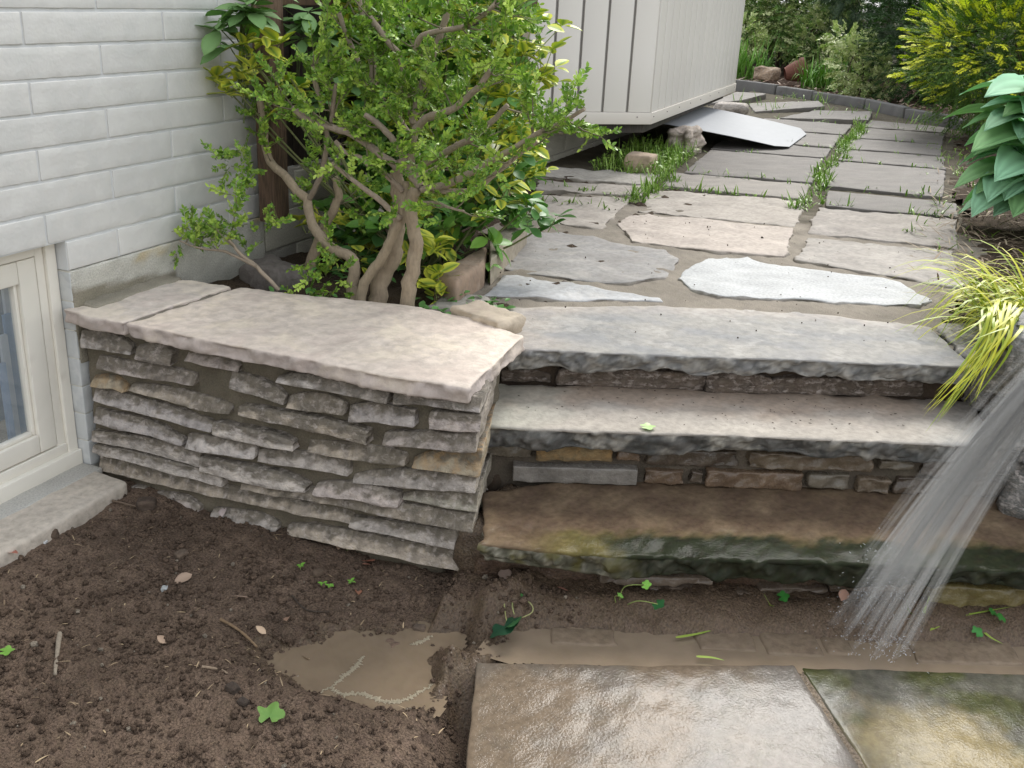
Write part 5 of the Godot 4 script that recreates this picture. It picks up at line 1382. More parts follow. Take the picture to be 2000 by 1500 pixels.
# ------------------------------------------------------------------ plants at the right
func build_right_plants() -> void:
	# hosta
	var ho := thing("hosta", "large hosta with broad blue-green pleated leaves right of the path", "hosta", Vector3(0.51, 0.5, -5.38))
	for j in 42:
		var yaw := rf(0, TAU) if j % 4 == 3 else -2.45 + rf(-1.3, 1.2)
		var tier := j / 42.0
		var ln := rf(0.28, 0.39)
		var st := surf()
		st.set_smooth_group(0)
		var rows := 9
		var cols := 8
		var c0 := Color(0.30, 0.54, 0.34) * rf(0.85, 1.15)
		if rng.randf() < 0.3:
			c0 = Color(0.24, 0.44, 0.19)
		var P := []
		for a in rows + 1:
			var s := float(a) / rows
			var hw := pow(sin(PI * pow(s, 0.72)), 0.75) * ln * 0.44 if a > 0 and a < rows else 0.0
			var row := []
			for b in cols + 1:
				var k := float(b) / cols * 2.0 - 1.0
				var pleat := 0.0045 * cos(k * PI * 4.0) * sin(PI * s)
				row.append(Vector3(s * ln, 0.05 * ln + 0.16 * ln * sin(PI * s * 0.8) - 0.34 * ln * s * s + absf(k) * hw * 0.2 + pleat + 0.006 * sin(s * 14.0 + k * 3.0) * absf(k), k * hw))
			P.append(row)
		for a in rows:
			for b in cols:
				for id in [[a, b], [a, b + 1], [a + 1, b + 1], [a, b], [a + 1, b + 1], [a + 1, b]]:
					st.set_color(c0 * (1.0 + 0.12 * cos(id[1] * PI)))
					st.add_vertex(P[id[0]][id[1]])
		var r := rf(0.04, 0.16)
		var lf := part(ho, "leaf", done(st), M.hosta_leaf, Vector3(cos(yaw) * r, 0.10 + 0.46 * tier + rf(-0.03, 0.03), -sin(yaw) * r))
		lf.transform.basis = leaf_turn(yaw, -0.02 + 0.38 * tier + rf(-0.1, 0.15), rf(-0.2, 0.2)).scaled(Vector3.ONE * rf(0.9, 1.15))
	var hs := surf()
	for j in 18:
		var a := rf(0, TAU)
		tube_into(hs, PackedVector3Array([Vector3(0, -0.02, 0), Vector3(cos(a) * 0.1, 0.1, sin(a) * 0.1), Vector3(cos(a) * 0.14, 0.3, sin(a) * 0.14)]), 0.006, 0.004, 5, Color(0.14, 0.24, 0.08))
	part(ho, "stems", done(hs), M.leaf)
	# yellow forest grass spilling over the stones
	var fg := thing("forest_grass", "golden striped grass spilling over the stones at the right of the steps", "grass", Vector3(0.32, 0.53, -3.6))
	var yel := [Color(0.54, 0.52, 0.04), Color(0.44, 0.48, 0.05), Color(0.58, 0.56, 0.08), Color(0.32, 0.40, 0.05)]
	for j in 250:
		var st := surf()
		var from := Vector3(rf(-0.09, 0.25), 0.0, rf(-0.28, 0.28))
		var dir := rf(2.2, 3.9) if rng.randf() < 0.7 else rf(0, TAU)
		var c: Color = yel[rng.randi_range(0, 3)]
		blade_into(st, arc(from, dir, rf(0.18, 0.38), rf(0.22, 0.50), rf(0.24, 0.52), 7), rf(0.008, 0.014), c * 0.8, c)
		part(fg, "blade", done(st), M.leaf)
	# the tuft that hangs down over the step ends
	var tips := [Vector3(0.101,0.411,-2.8), Vector3(0.123,0.468,-2.82), Vector3(0.153,0.512,-2.84), Vector3(0.115,0.574,-2.9), Vector3(0.185,0.481,-2.82), Vector3(0.192,0.542,-2.86)]
	for j in 46:
		var tip: Vector3 = tips[rng.randi_range(0, 5)] + Vector3(rf(-0.03, 0.03), rf(-0.02, 0.05), rf(-0.03, 0.03))
		var root := Vector3(rf(0.22, 0.32), 0.53, rf(-3.42, -3.22))
		var top := Vector3(rf(0.19, 0.29), rf(0.62, 0.70), rf(-3.16, -3.02))
		var c: Color = yel[rng.randi_range(0, 3)]
		var st := surf()
		blade_into(st, smooth_line(PackedVector3Array([root, top, top.lerp(tip, 0.45) + Vector3(0.02, 0.03, 0.03), tip]), 4), rf(0.007, 0.012), c * 0.8, c)
		part(fg, "blade", done(st), M.leaf, -fg.position)
	# litter of dead stems under the hosta
	var dl := surf()
	for j in 700:
		var p := Vector3(rf(0.05, 0.9), 0.53, rf(-5.6, -3.5))
		if j % 3 == 0:
			p = Vector3(rf(-0.02, 0.5), 0.515, rf(-7.5, -4.2))
		var a := rf(0, TAU)
		var c := Color(0.16, 0.11, 0.07).lerp(Color(0.34, 0.27, 0.18), rng.randf() ** 2)
		blade_into(dl, arc(p, a, rf(0.04, 0.14), rf(0.0, 0.05), rf(0.0, 0.05), 3), rf(0.004, 0.012), c, c)
	var lit := mono("dead_leaf_litter", done(dl), M.dry_leaf, "brown litter of dead stems and leaves under the hosta", "leaf litter")
	lit.set_meta("kind", "stuff")

# a sprig of needles or small leaves for bushes at a distance
func sprig(n: int, ln: float, lw: float, ll: float, c0: Color, c1: Color, spread: float, flatness := 0.0, tip := Color(0, 0, 0, 0)) -> ArrayMesh:
	var st := surf()
	for j in n:
		var t := float(j) / n
		var side := 1.0 if j % 2 == 0 else -1.0
		var bs := leaf_turn(side * rf(spread * 0.6, spread), rf(-0.6, 0.7) * (1.0 - flatness), rf(-0.7, 0.7))
		var c := c0.lerp(c1, rng.randf())
		if tip.a > 0.0:
			c = c.lerp(tip, smoothstep(0.1, 0.4, t))
		leaf_into(st, Transform3D(bs, Vector3(t * ln, -0.1 * t * t * ln, 0)), ll * rf(0.8, 1.2), lw, 0.1, 0.15, c, c, 2, 2, 0.5)
	return done(st)

func bush(o: Node3D, meshes: Array, mats: Array, blobs: Array, n: int, s0: float, s1: float, out := 0.8, inner := 99) -> void:
	var w := []
	var t := []
	for k in meshes:
		w.append([])
		t.append([])
	var total := 0.0
	for b in blobs:
		total += b[1].x * b[1].y
	for b in blobs:
		var m := int(n * b[1].x * b[1].y / total)
		for j in m:
			var d := Vector3(rng.randfn(), rng.randfn(), rng.randfn()).normalized()
			var rr := pow(rf(0.25, 1.0), 1.0 / 3.0) * (1.0 + 0.22 * n_fbm.get_noise_3dv(d * 2.5 + b[0] * 3.0))
			var p: Vector3 = b[0] + d * rr * (b[1] as Vector3)
			var g := (d + Vector3(rf(-1, 1), rf(-0.4, 0.9), rf(-1, 1)) * (1.0 - out * 0.6)).normalized()
			var k := rng.randi_range(0, meshes.size() - 1)
			if k >= inner and (rr < 0.72 or g.y < -0.35):
				k = rng.randi_range(0, inner - 1)
			w[k].append(Transform3D(leaf_turn(atan2(-g.z, g.x), asin(clampf(g.y, -1, 1)), rf(-0.8, 0.8)).scaled(Vector3.ONE * rf(s0, s1)), p - o.position))
			t[k].append(Color.WHITE * rf(0.75, 1.2))
	for k in meshes.size():
		many(o, "foliage", meshes[k], mats[k % mats.size()], w[k], t[k])

func stems_of(o: Node3D, c: Vector3, r: Vector3, n: int, th: float) -> void:
	var st := surf()
	for j in n:
		var tip := c + Vector3(rf(-1, 1) * r.x, rf(-0.3, 0.9) * r.y, rf(-1, 1) * r.z) * 0.8
		var root := Vector3(c.x + rf(-0.12, 0.12), 0.45, c.z + rf(-0.12, 0.12))
		tube_into(st, smooth_line(PackedVector3Array([root, root.lerp(tip, 0.5) + Vector3(rf(-0.05, 0.05), 0.08, rf(-0.05, 0.05)), tip]), 4), th, th * 0.3, 5, Color(0.09, 0.065, 0.045))
	part(o, "stems", done(st), M.bark, -o.position)

func build_background() -> void:
	# yew with bright new tips
	var yew := thing("yew_bush", "dense yew bush with bright yellow-green new tips beside the path", "bush", Vector3(0.75, 0.5, -9.5))
	var yd := [sprig(30, 0.14, 0.008, 0.028, Color(0.06, 0.12, 0.025), Color(0.10, 0.18, 0.03), 1.1, 0.7), sprig(30, 0.15, 0.008, 0.028, Color(0.09, 0.16, 0.03), Color(0.14, 0.23, 0.035), 1.1, 0.7), sprig(32, 0.13, 0.010, 0.030, Color(0.06, 0.10, 0.02), Color(0.10, 0.17, 0.02), 1.1, 0.7, Color(0.72, 0.72, 0.05))]
	bush(yew, [yd[0], yd[1], yd[2], yd[2], yd[2]], [M.leaf_matt], [[Vector3(0.5, 1.12, -9.5), Vector3(0.85, 0.6, 0.7)], [Vector3(0.2, 1.25, -9.2), Vector3(0.55, 0.42, 0.45)], [Vector3(0.85, 1.7, -9.8), Vector3(0.85, 0.6, 0.8)], [Vector3(1.6, 1.2, -9.4), Vector3(0.9, 0.8, 0.9)]], 6000, 0.8, 1.25, 0.8, 2)
	stems_of(yew, Vector3(0.75, 1.2, -9.6), Vector3(0.8, 0.7, 0.8), 14, 0.02)
	# the dark evergreen behind it
	var dk := thing("dark_evergreen", "tall dark evergreen bush between the pale shrub and the yew", "bush", Vector3(-0.4, 0.5, -12.6))
	var dd := [sprig(30, 0.14, 0.010, 0.024, Color(0.018, 0.045, 0.012), Color(0.03, 0.07, 0.016), 1.0), sprig(30, 0.14, 0.010, 0.024, Color(0.025, 0.06, 0.014), Color(0.045, 0.095, 0.022), 1.0)]
	bush(dk, dd, [M.leaf_matt], [[Vector3(-0.35, 1.2, -12.4), Vector3(0.6, 0.95, 0.6)], [Vector3(0.2, 1.5, -12.6), Vector3(0.7, 1.3, 0.7)], [Vector3(-0.3, 2.4, -12.9), Vector3(0.8, 1.0, 0.8)]], 4600, 0.9, 1.4)
	stems_of(dk, Vector3(-0.2, 1.4, -12.5), Vector3(0.6, 0.9, 0.6), 12, 0.03)
	# pale variegated shrubs
	var pv := [sprig(20, 0.12, 0.020, 0.034, Color(0.42, 0.48, 0.20), Color(0.70, 0.70, 0.42), 1.0), sprig(20, 0.12, 0.020, 0.034, Color(0.16, 0.26, 0.07), Color(0.52, 0.56, 0.24), 1.0), sprig(20, 0.12, 0.020, 0.034, Color(0.09, 0.18, 0.04), Color(0.20, 0.32, 0.09), 1.0)]
	var p1 := thing("variegated_shrub", "large rounded shrub with cream-edged leaves behind the shed corner", "shrub", Vector3(-2.2, 0.5, -15.6), "cream variegated shrubs")
	bush(p1, [pv[0], pv[1], pv[2]], [M.leaf], [[Vector3(-2.1, 1.45, -15.6), Vector3(0.75, 0.65, 0.6)], [Vector3(-2.9, 1.5, -15.8), Vector3(0.75, 0.7, 0.6)], [Vector3(-1.75, 1.0, -15.3), Vector3(0.5, 0.4, 0.5)]], 3000, 0.9, 1.4)
	stems_of(p1, Vector3(-2.3, 1.3, -15.6), Vector3(0.7, 0.6, 0.5), 10, 0.02)
	var p2 := thing("variegated_shrub", "small loose shrub with pale cream leaves in front of the dark evergreen", "shrub", Vector3(-1.0, 0.5, -12.6), "cream variegated shrubs")
	bush(p2, [pv[0], pv[0], pv[1]], [M.leaf], [[Vector3(-1.02, 0.85, -12.5), Vector3(0.28, 0.30, 0.25)], [Vector3(-1.2, 1.12, -12.7), Vector3(0.22, 0.14, 0.2)], [Vector3(-0.85, 0.68, -12.35), Vector3(0.25, 0.16, 0.2)]], 420, 0.8, 1.2)
	stems_of(p2, Vector3(-1.02, 0.9, -12.5), Vector3(0.25, 0.3, 0.2), 8, 0.01)
	var p3 := thing("variegated_shrub", "cream-edged shrub showing low beside the shed's far corner", "shrub", Vector3(-2.75, 0.5, -14.6), "cream variegated shrubs")
	bush(p3, [pv[0], pv[1]], [M.leaf], [[Vector3(-2.75, 1.0, -14.6), Vector3(0.3, 0.25, 0.25)]], 200, 0.8, 1.2)
	# pine
	var pn := thing("pine_tree", "blue-green pine with long needles behind the pale shrubs", "tree", Vector3(-1.0, 0.5, -15.2))
	var tuft := surf()
	for j in 60:
		var d := Vector3(rf(0.1, 1), rf(-0.9, 0.9), rf(-0.9, 0.9)).normalized()
		blade_into(tuft, PackedVector3Array([Vector3.ZERO, d * 0.07, d * 0.13 + Vector3(0, -0.02, 0)]), 0.005, Color(0.06, 0.10, 0.05), Color(0.10, 0.15, 0.085))
	bush(pn, [done(tuft)], [M.leaf_matt], [[Vector3(-1.0, 1.6, -15.0), Vector3(0.8, 0.8, 0.6)], [Vector3(-0.9, 2.5, -15.3), Vector3(0.9, 0.8, 0.8)]], 900, 0.9, 1.3)
	part(pn, "trunk", tube(PackedVector3Array([Vector3(0, -0.05, -0.2), Vector3(0.03, 1.2, -0.2), Vector3(0, 2.6, -0.2)]), 0.07, 0.03, 8, Color(0.12, 0.09, 0.065), 0.3), M.bark)
	# far hedge of dark greenery closing the view
	for q in [[-4.6, -17.5, 1.6], [-2.6, -18.0, 1.7], [-0.6, -17.8, 1.6], [1.4, -16.5, 1.8], [3.4, -14.0, 1.8], [3.0, -11.0, 1.3], [5.2, -12.0, 1.8]]:
		var hb := thing("hedge_bush", ["tall dark leafy hedge bush closing the view behind the shed", "tall dark leafy hedge bush behind the cream-edged shrub", "tall dark leafy hedge bush behind the pine", "tall dark leafy hedge bush behind the dark evergreen", "tall dark leafy hedge bush far behind the yew", "leafy hedge bush close behind the yew", "outermost leafy hedge bush beyond the yew"][used.get("hedge_bush", 0)], "hedge", Vector3(q[0], 0.5, q[1]), "hedge bushes at the back of the garden")
		bush(hb, [dd[0], dd[1], pv[2]], [M.leaf_matt], [[Vector3(q[0], 1.6, q[1]), Vector3(q[2], 1.5, 0.9)]], 1700, 1.2, 2.2)
		bush(hb, [dd[0], dd[1], pv[2]], [M.leaf_matt], [[Vector3(q[0] * 1.4, 5.6, q[1] - 7.0), Vector3(q[2] * 1.8, 3.6, 1.8)]], 1500, 3.0, 5.0)
		part(hb, "trunk", tube(PackedVector3Array([Vector3(q[0] * 0.4, -0.1, -7.0), Vector3(q[0] * 0.4 + 0.05, 2.5, -7.0), Vector3(q[0] * 0.4, 6.5, -7.0)]), 0.14, 0.05, 8, Color(0.10, 0.075, 0.055), 0.3), M.bark)
		stems_of(hb, Vector3(q[0], 1.5, q[1]), Vector3(q[2] * 0.8, 1.2, 0.7), 10, 0.035)
	# day lilies
	for q in [[-2.55, -14.0, 1.05, 0], [-1.42, -13.2, 0.9, 1]]:
		var dl := thing("daylily", ["clump of arching green daylily leaves beside the shed's far corner", "clump of arching green daylily leaves between the pot and the pale shrub"][q[3]], "daylily", Vector3(q[0], 0.52, q[1]), "daylily clumps")
		var st := surf()
		for j in 130:
			var g := Color(0.10, 0.24, 0.03).lerp(Color(0.20, 0.38, 0.06), rng.randf())
			blade_into(st, arc(Vector3(rf(-0.28, 0.28), 0, rf(-0.15, 0.15)), rf(0, TAU), rf(0.08, 0.34), rf(0.5, 0.85) * q[2], rf(0.1, 0.6) * q[2], 6), rf(0.014, 0.024), g * 0.7, g)
		part(dl, "foliage", done(st), M.leaf).set_meta("kind", "stuff")
	# terracotta pot lying among the lilies, and a weathered stone beside it
	var pot := thing("terracotta_pot", "reddish brown terracotta pot lying on its side by the daylilies", "pot", Vector3(-1.95, 0.66, -13.5))
	var lathe := surf()
	lathe.set_smooth_group(0)
	var prof := [Vector2(0.075, 0.0), Vector2(0.10, 0.06), Vector2(0.125, 0.14), Vector2(0.13, 0.20), Vector2(0.15, 0.205), Vector2(0.15, 0.25), Vector2(0.13, 0.25), Vector2(0.115, 0.19), Vector2(0.09, 0.06), Vector2(0.0, 0.05)]
	for a in prof.size() - 1:
		for k in 20:
			var t0 := TAU * k / 20.0
			var t1 := TAU * (k + 1) / 20.0
			var q := [Vector3(prof[a].x * cos(t0), prof[a].y, prof[a].x * sin(t0)), Vector3(prof[a].x * cos(t1), prof[a].y, prof[a].x * sin(t1)), Vector3(prof[a + 1].x * cos(t1), prof[a + 1].y, prof[a + 1].x * sin(t1)), Vector3(prof[a + 1].x * cos(t0), prof[a + 1].y, prof[a + 1].x * sin(t0))]
			for id in [0, 1, 2, 0, 2, 3]:
				lathe.set_color(Color(0.17, 0.065, 0.042))
				lathe.add_vertex(q[id])
	var pm := part(pot, "body", done(lathe), M.terracotta)
	pm.rotation = Vector3(0.5, 0.5, -1.25)
	mono("rock", boulder(Vector3(-2.2, 0.64, -13.7), Vector3(0.30, 0.16, 0.2), 0.2, {"color": Color(0.40, 0.28, 0.18), "cell": 0.025, "wobble": 0.05, "r": 0.04}), M.stone, "mottled tan stone beside the terracotta pot", "rock")
	# trees behind the camera's left and right, as the garden goes on
	# mulch litter beyond the kerb
	var ml := surf()
	for j in 900:
		var p := Vector3(rf(-3.2, 0.6), 0.555, rf(-14.2, -10.6))
		if kerb_side(p.x, p.z) < 0.1:
			continue
		var c := Color(0.22, 0.13, 0.09).lerp(Color(0.45, 0.36, 0.28), rng.randf() ** 2)
		blade_into(ml, arc(p, rf(0, TAU), rf(0.05, 0.14), rf(0.0, 0.05), rf(0.0, 0.04), 2), rf(0.02, 0.04), c, c)
	mono("mulch_litter", done(ml), M.dry_leaf, "reddish bark mulch and dead leaves beyond the dark kerb", "mulch").set_meta("kind", "stuff")
	# weeds in the joints of the path
	var wd := surf()
	var tuft_at := func(x: float, z: float, n: int, h: float, r: float):
		for j in n:
			var g := Color(0.12, 0.22, 0.03).lerp(Color(0.24, 0.36, 0.06), rng.randf())
			blade_into(wd, arc(Vector3(x + rf(-r, r), 0.5, z + rf(-r, r)), rf(0, TAU), rf(0.02, 0.09) * h, rf(0.03, 0.12) * h, rf(0.0, 0.08) * h, 4), rf(0.005, 0.012), g * 0.8, g)
	for j in 120:
		var z := -5.15 - 5.0 * pow(rng.randf(), 0.8)
		tuft_at.call(-0.60 + 0.025 * sin(z * 4.0) + rf(-0.03, 0.03) - 0.02 * (z + 5.0) * -0.8, z, 9, rf(0.5, 1.0), 0.035)
	for j in 120:
		var row: float = [-5.47, -6.0, -6.12, -7.2, -7.85, -8.65, -5.48, -9.6][rng.randi_range(0, 7)]
		var x := rf(-1.4, 0.1)
		tuft_at.call(x, row - 0.07 * (x + 1.0), 3, rf(0.3, 0.8), 0.02)
	for j in 30:
		tuft_at.call(rf(-1.9, -1.42), -5.05 - rf(0, 0.1) + (rf(-0.03, 0.03) if j % 2 == 0 else 0.42), 4, rf(0.4, 0.8), 0.02)
	for j in 26:
		tuft_at.call(-1.38 + rf(-0.05, 0.04), rf(-5.75, -4.9), 9, rf(0.6, 1.2), 0.04)
	for j in 60:
		tuft_at.call(rf(-0.1, 0.35), rf(-9.5, -4.6), 4, rf(0.4, 1.0), 0.05)
	for j in 40:
		tuft_at.call(rf(-2.0, 0.1), rf(-12.0, -9.6), 6, rf(0.8, 1.8), 0.06)
	mono("path_weeds", done(wd), M.leaf, "grass and small weeds sprouting from the joints of the path", "weeds").set_meta("kind", "stuff")
	# the bright patch of weeds below the shed
	var wp := surf()
	for j in 1500:
		var z := rf(-7.1, -5.75)
		var x := rf(-1.92, -1.47) + (z + 6.4) * 0.06
		var g := Color(0.14, 0.26, 0.04).lerp(Color(0.30, 0.42, 0.09), rng.randf())
		if j % 3 == 0:
			leaf_into(wp, Transform3D(leaf_turn(rf(0, TAU), rf(0.0, 0.8), rf(-0.5, 0.5)), Vector3(x, 0.5 + rf(0.0, 0.06), z)), rf(0.02, 0.04), rf(0.012, 0.02), 0.2, 0.2, g, g, 3, 2)
		else:
			blade_into(wp, arc(Vector3(x, 0.49, z), rf(0, TAU), rf(0.02, 0.09), rf(0.05, 0.15), rf(0.0, 0.1), 4), rf(0.005, 0.010), g * 0.8, g)
	mono("weed_patch", done(wp), M.leaf, "bright green patch of weeds under the shed at the path's edge", "weeds").set_meta("kind", "stuff")

# ------------------------------------------------------------------ small things on the ground
func lobed_leaf(r: float, lobes: int, c0: Color, c1: Color, curl: float, deep := 0.35) -> ArrayMesh:
	var st := surf()
	st.set_smooth_group(0)
	var n := lobes * 6
	var P := PackedVector3Array()
	for k in n + 1:
		var a := -PI * 0.86 + 2.0 * PI * 0.86 * k / n
		var rr := r * (1.0 - deep + deep * absf(cos(a * lobes * 0.5))) * (1.0 + 0.15 * cos(a))
		P.append(Vector3(rr * cos(a), curl * r * (rr / r) ** 2 * (0.5 + 0.5 * sin(a * 3.0)), rr * sin(a)))
	for k in n:
		st.set_color(c0)
		st.add_vertex(Vector3(-0.1 * r, 0.1 * r * curl, 0))
		st.set_color(c1)
		st.add_vertex(P[k])
		st.add_vertex(P[k + 1])
	return done(st)

func build_small_things() -> void:
	var on_soil := func(p: Vector3, up := 0.006) -> Vector3:
		return Vector3(p.x, soil_y(p.x, p.z) + up, p.z)
	# fallen leaves, each with its own look
	var brown := Color(0.30, 0.13, 0.075)
	var pale := Color(0.36, 0.25, 0.17)
	var leaves := [
		[Vector3(-2.054,0,-1.656), 0.045, 0.020, Color(0.34, 0.13, 0.09), "long reddish fallen leaf on the soil by the window ledge"],
		[Vector3(-1.248,0,-2.107), 0.038, 0.030, Color(0.36, 0.14, 0.08), "round russet fallen leaf at the foot of the stone wall"],
		[Vector3(-1.216,0,-2.093), 0.020, 0.018, Color(0.34, 0.17, 0.11), "small russet leaf touching the round russet leaf"],
		[Vector3(-1.594,0,-1.829), 0.042, 0.022, Color(0.34, 0.24, 0.17), "crumpled dry tan leaf in the middle of the soil bed"],
		[Vector3(-1.398,0,-1.802), 0.030, 0.018, Color(0.36, 0.25, 0.18), "small curled tan leaf right of the crumpled one"],
		[Vector3(-1.71,0,-2.103), 0.034, 0.017, Color(0.46, 0.38, 0.35), "pale pinkish leaf leaning against the lowest wall stones"],
		[Vector3(-0.974,0,-2.047), 0.036, 0.026, Color(0.24, 0.075, 0.045), "dark red leaf next to the ivy roots"],
		[Vector3(-1.175,0,-1.701), 0.030, 0.012, Color(0.50, 0.36, 0.20), "yellowish seed husk on the soil above the puddle"],
		[Vector3(-1.273,0,-1.698), 0.024, 0.012, Color(0.46, 0.33, 0.22), "small tan husk beside the forked twig"],
		[Vector3(-1.331,0,-2.111), 0.028, 0.018, pale, "little pale leaf on the soil left of the russet leaf"],
		[Vector3(-0.031,0,-2.387), 0.028, 0.020, Color(0.50, 0.30, 0.22), "pinkish leaf in the mud under the spray"],
		[Vector3(-0.665,0,-2.12), 0.024, 0.016, Color(0.32, 0.15, 0.10), "small red-brown leaf in the mud right of the ivy"],
		[Vector3(-0.822,0.01,-2.081), 0.040, 0.026, Color(0.36, 0.26, 0.21), "pale brown curled leaf among the ivy roots"],
		[Vector3(-1.172,0,-1.953), 0.026, 0.014, brown, "small brown leaf in front of the stone wall"],
		[Vector3(-1.254,0,-1.755), 0.024, 0.014, Color(0.28, 0.17, 0.11), "small dark tan leaf upright in the soil"],
		[Vector3(-1.442,0,-1.551), 0.022, 0.013, pale, "small tan flake above the long twig's end"]]
	for l in leaves:
		var m := leafm(l[1] * 1.3, l[2] * 1.35, rf(0.2, 0.6), rf(-0.2, 0.3), l[3], l[3] * 0.8, 5, 4)
		var o := mono("fallen_leaf", m, M.dry_leaf, l[4], "leaf", on_soil.call(l[0], 0.008), "fallen leaves on the soil")
		o.transform.basis = leaf_turn(rf(0, TAU), rf(-0.1, 0.5), rf(-0.5, 0.5))
	# green leaves
	var gl := mono("green_leaf", lobed_leaf(0.030, 5, Color(0.11, 0.23, 0.05), Color(0.16, 0.28, 0.07), 0.4), M.leaf_matt, "bright green lobed leaf lying face up near the puddle", "leaf", on_soil.call(Vector3(-1.089,0,-1.452), 0.01))
	gl.rotation = Vector3(0.15, 1.9, 0.1)
	var gl2 := mono("green_leaf", lobed_leaf(0.018, 5, Color(0.16, 0.34, 0.05), Color(0.18, 0.36, 0.06), 0.2), M.leaf, "small green leaf at the outer edge of the soil bed", "leaf", on_soil.call(Vector3(-1.745,0,-1.375), 0.008))
	gl2.rotation.y = 0.7
	var gl3 := mono("green_leaf", lobed_leaf(0.022, 5, Color(0.32, 0.48, 0.16), Color(0.36, 0.5, 0.2), 0.1), M.leaf, "pale green maple leaf lying on the middle step", "leaf", Vector3(-0.597,0.38,-2.487))
	gl3.rotation.y = 0.5
	var n := 0
	for p in [Vector3(-1.366,0,-1.982), Vector3(-1.272,0,-1.946), Vector3(-1.249,0,-1.941), Vector3(-1.219,0,-1.992), Vector3(-1.314,0,-2.131)]:
		var sd := thing("seedling", ["small bright green seedling in the soil before the stone wall", "pale green weed seedling right of the bright one", "thin seedling beside the pale weed seedling", "tiny grass sprout in the soil bed", "tiny green shoot at the very foot of the stone wall"][n], "seedling", on_soil.call(p, 0.002), "seedlings in the soil bed")
		var st := surf()
		for j in 4:
			leaf_into(st, Transform3D(leaf_turn(j * 1.6 + rf(-0.3, 0.3), 0.5, 0.0), Vector3(0, 0.006, 0)), rf(0.010, 0.018), rf(0.007, 0.012), 0.2, 0.3, Color(0.16, 0.38, 0.05), Color(0.2, 0.42, 0.07), 3, 2)
		part(sd, "leaves", done(st), M.leaf)
		part(sd, "stem", tube(PackedVector3Array([Vector3(0, -0.005, 0), Vector3(0.001, 0.009, 0)]), 0.001, 0.001, 5, Color(0.25, 0.35, 0.1)), M.leaf)
		n += 1
	# sticks
	var stick := func(pts: Array, r: float, c: Color, label: String):
		var line := PackedVector3Array()
		for p in pts:
			line.append(on_soil.call(p, r + 0.003))
		mono("twig", tube(smooth_line(line, 4), r, r * 0.7, 7, c, 0.5), M.bark, label, "twig", Vector3.ZERO, "twigs on the soil")
	stick.call([Vector3(-1.69,0,-1.479), Vector3(-1.639,0,-1.421), Vector3(-1.59,0,-1.365)], 0.0055, Color(0.34, 0.28, 0.21), "short thick weathered twig lying on the soil bed")
	stick.call([Vector3(-1.396,0,-1.689), Vector3(-1.327,0,-1.672), Vector3(-1.266,0,-1.652)], 0.004, Color(0.24, 0.16, 0.09), "dark forked twig with a pale end right of the thick twig")
	stick.call([Vector3(-1.319,0,-1.873), Vector3(-1.247,0,-1.832), Vector3(-1.184,0,-1.849)], 0.0025, Color(0.07, 0.05, 0.035), "thin dark curved twig in the soil below the seedlings")
	stick.call([Vector3(-1.31,0,-1.511), Vector3(-1.277,0,-1.531), Vector3(-1.258,0,-1.532)], 0.003, Color(0.30, 0.22, 0.15), "little tan twig left of the puddle")
	stick.call([Vector3(-2.021,0.02,-2.01), Vector3(-1.945,0.02,-2.039)], 0.0035, Color(0.16, 0.11, 0.075), "dark twig at the corner of the ledge and the stone wall")
	# straw, root ends and bark bits worked into the soil
	var ls := surf()
	for j in 420:
		var p := Vector3(rf(-2.0, -0.72), 0, rf(-2.08, -0.85))
		if paver_edge(p.x, p.z) > -0.06 or rng.randf() < 0.3 and n_fbm.get_noise_2d(p.x * 5.0, p.z * 5.0) < 0.0:
			continue
		p.y = soil_y(p.x, p.z) + 0.003
		var c := Color(0.10, 0.065, 0.04).lerp(Color(0.46, 0.34, 0.20), pow(rng.randf(), 1.3))
		blade_into(ls, arc(p, rf(0, TAU), rf(0.006, 0.030), rf(0.0, 0.012), rf(0.0, 0.010), 3), rf(0.0015, 0.005), c, c)
	mono("soil_litter", done(ls), M.dry_leaf, "scattered straw, root ends and bark bits lying on the bare soil", "litter").set_meta("kind", "stuff")
	# stones on the soil
	for q in [[Vector3(-1.605,0,-1.742), 0.022, Color(0.46, 0.47, 0.45), "pale grey lichened chip in the middle of the soil bed"], [Vector3(-2.043,0.02,-1.798), 0.05, Color(0.115, 0.08, 0.055), "brown clod on the edge of the window ledge"], [Vector3(-1.943,0.02,-2.058), 0.055, Color(0.10, 0.07, 0.05), "large brown clod at the corner by the stone wall"], [Vector3(-2.024,0.01,-1.762), 0.014, Color(0.60, 0.60, 0.58), "small white pebble under the brown clod"], [Vector3(-2.071,0.02,-1.662), 0.03, Color(0.55, 0.53, 0.50), "white stone at the end of the window ledge"], [Vector3(-1.008,0,-1.83), 0.035, Color(0.17, 0.11, 0.075), "flat brown stone chip above the puddle"], [Vector3(-0.975,0,-1.912), 0.03, Color(0.12, 0.085, 0.06), "dark clod near the ivy"], [Vector3(-1.318,0,-1.989), 0.028, Color(0.13, 0.09, 0.06), "brown clod left of the seedlings"], [Vector3(-1.68,0,-1.892), 0.034, Color(0.14, 0.10, 0.07), "smooth brown stone in the upper soil bed"], [Vector3(-1.215,0,-1.494), 0.03, Color(0.06, 0.042, 0.03), "dark crumbling clod left of the green leaf"], [Vector3(-1.169,0,-1.468), 0.024, Color(0.06, 0.042, 0.03), "dark clod touching the crumbling one"], [Vector3(-1.063,0,-2.187), 0.04, Color(0.13, 0.105, 0.085), "grey-brown stone at the wall foot near the step"]]:
		var s: float = q[1]
		mono("stone_chip", boulder(Vector3.ZERO, Vector3(s, s * 0.6, s * 0.8), rf(0, 3), {"color": q[2], "cell": s / 7.0, "r": s * 0.18, "side": s * 0.14, "top": s * 0.1, "freq": 0.9 / s * 2.0, "chip": s * 0.1}), M.clod, q[3], "stone", on_soil.call(q[0], s * 0.15), "chips and clods on the soil")
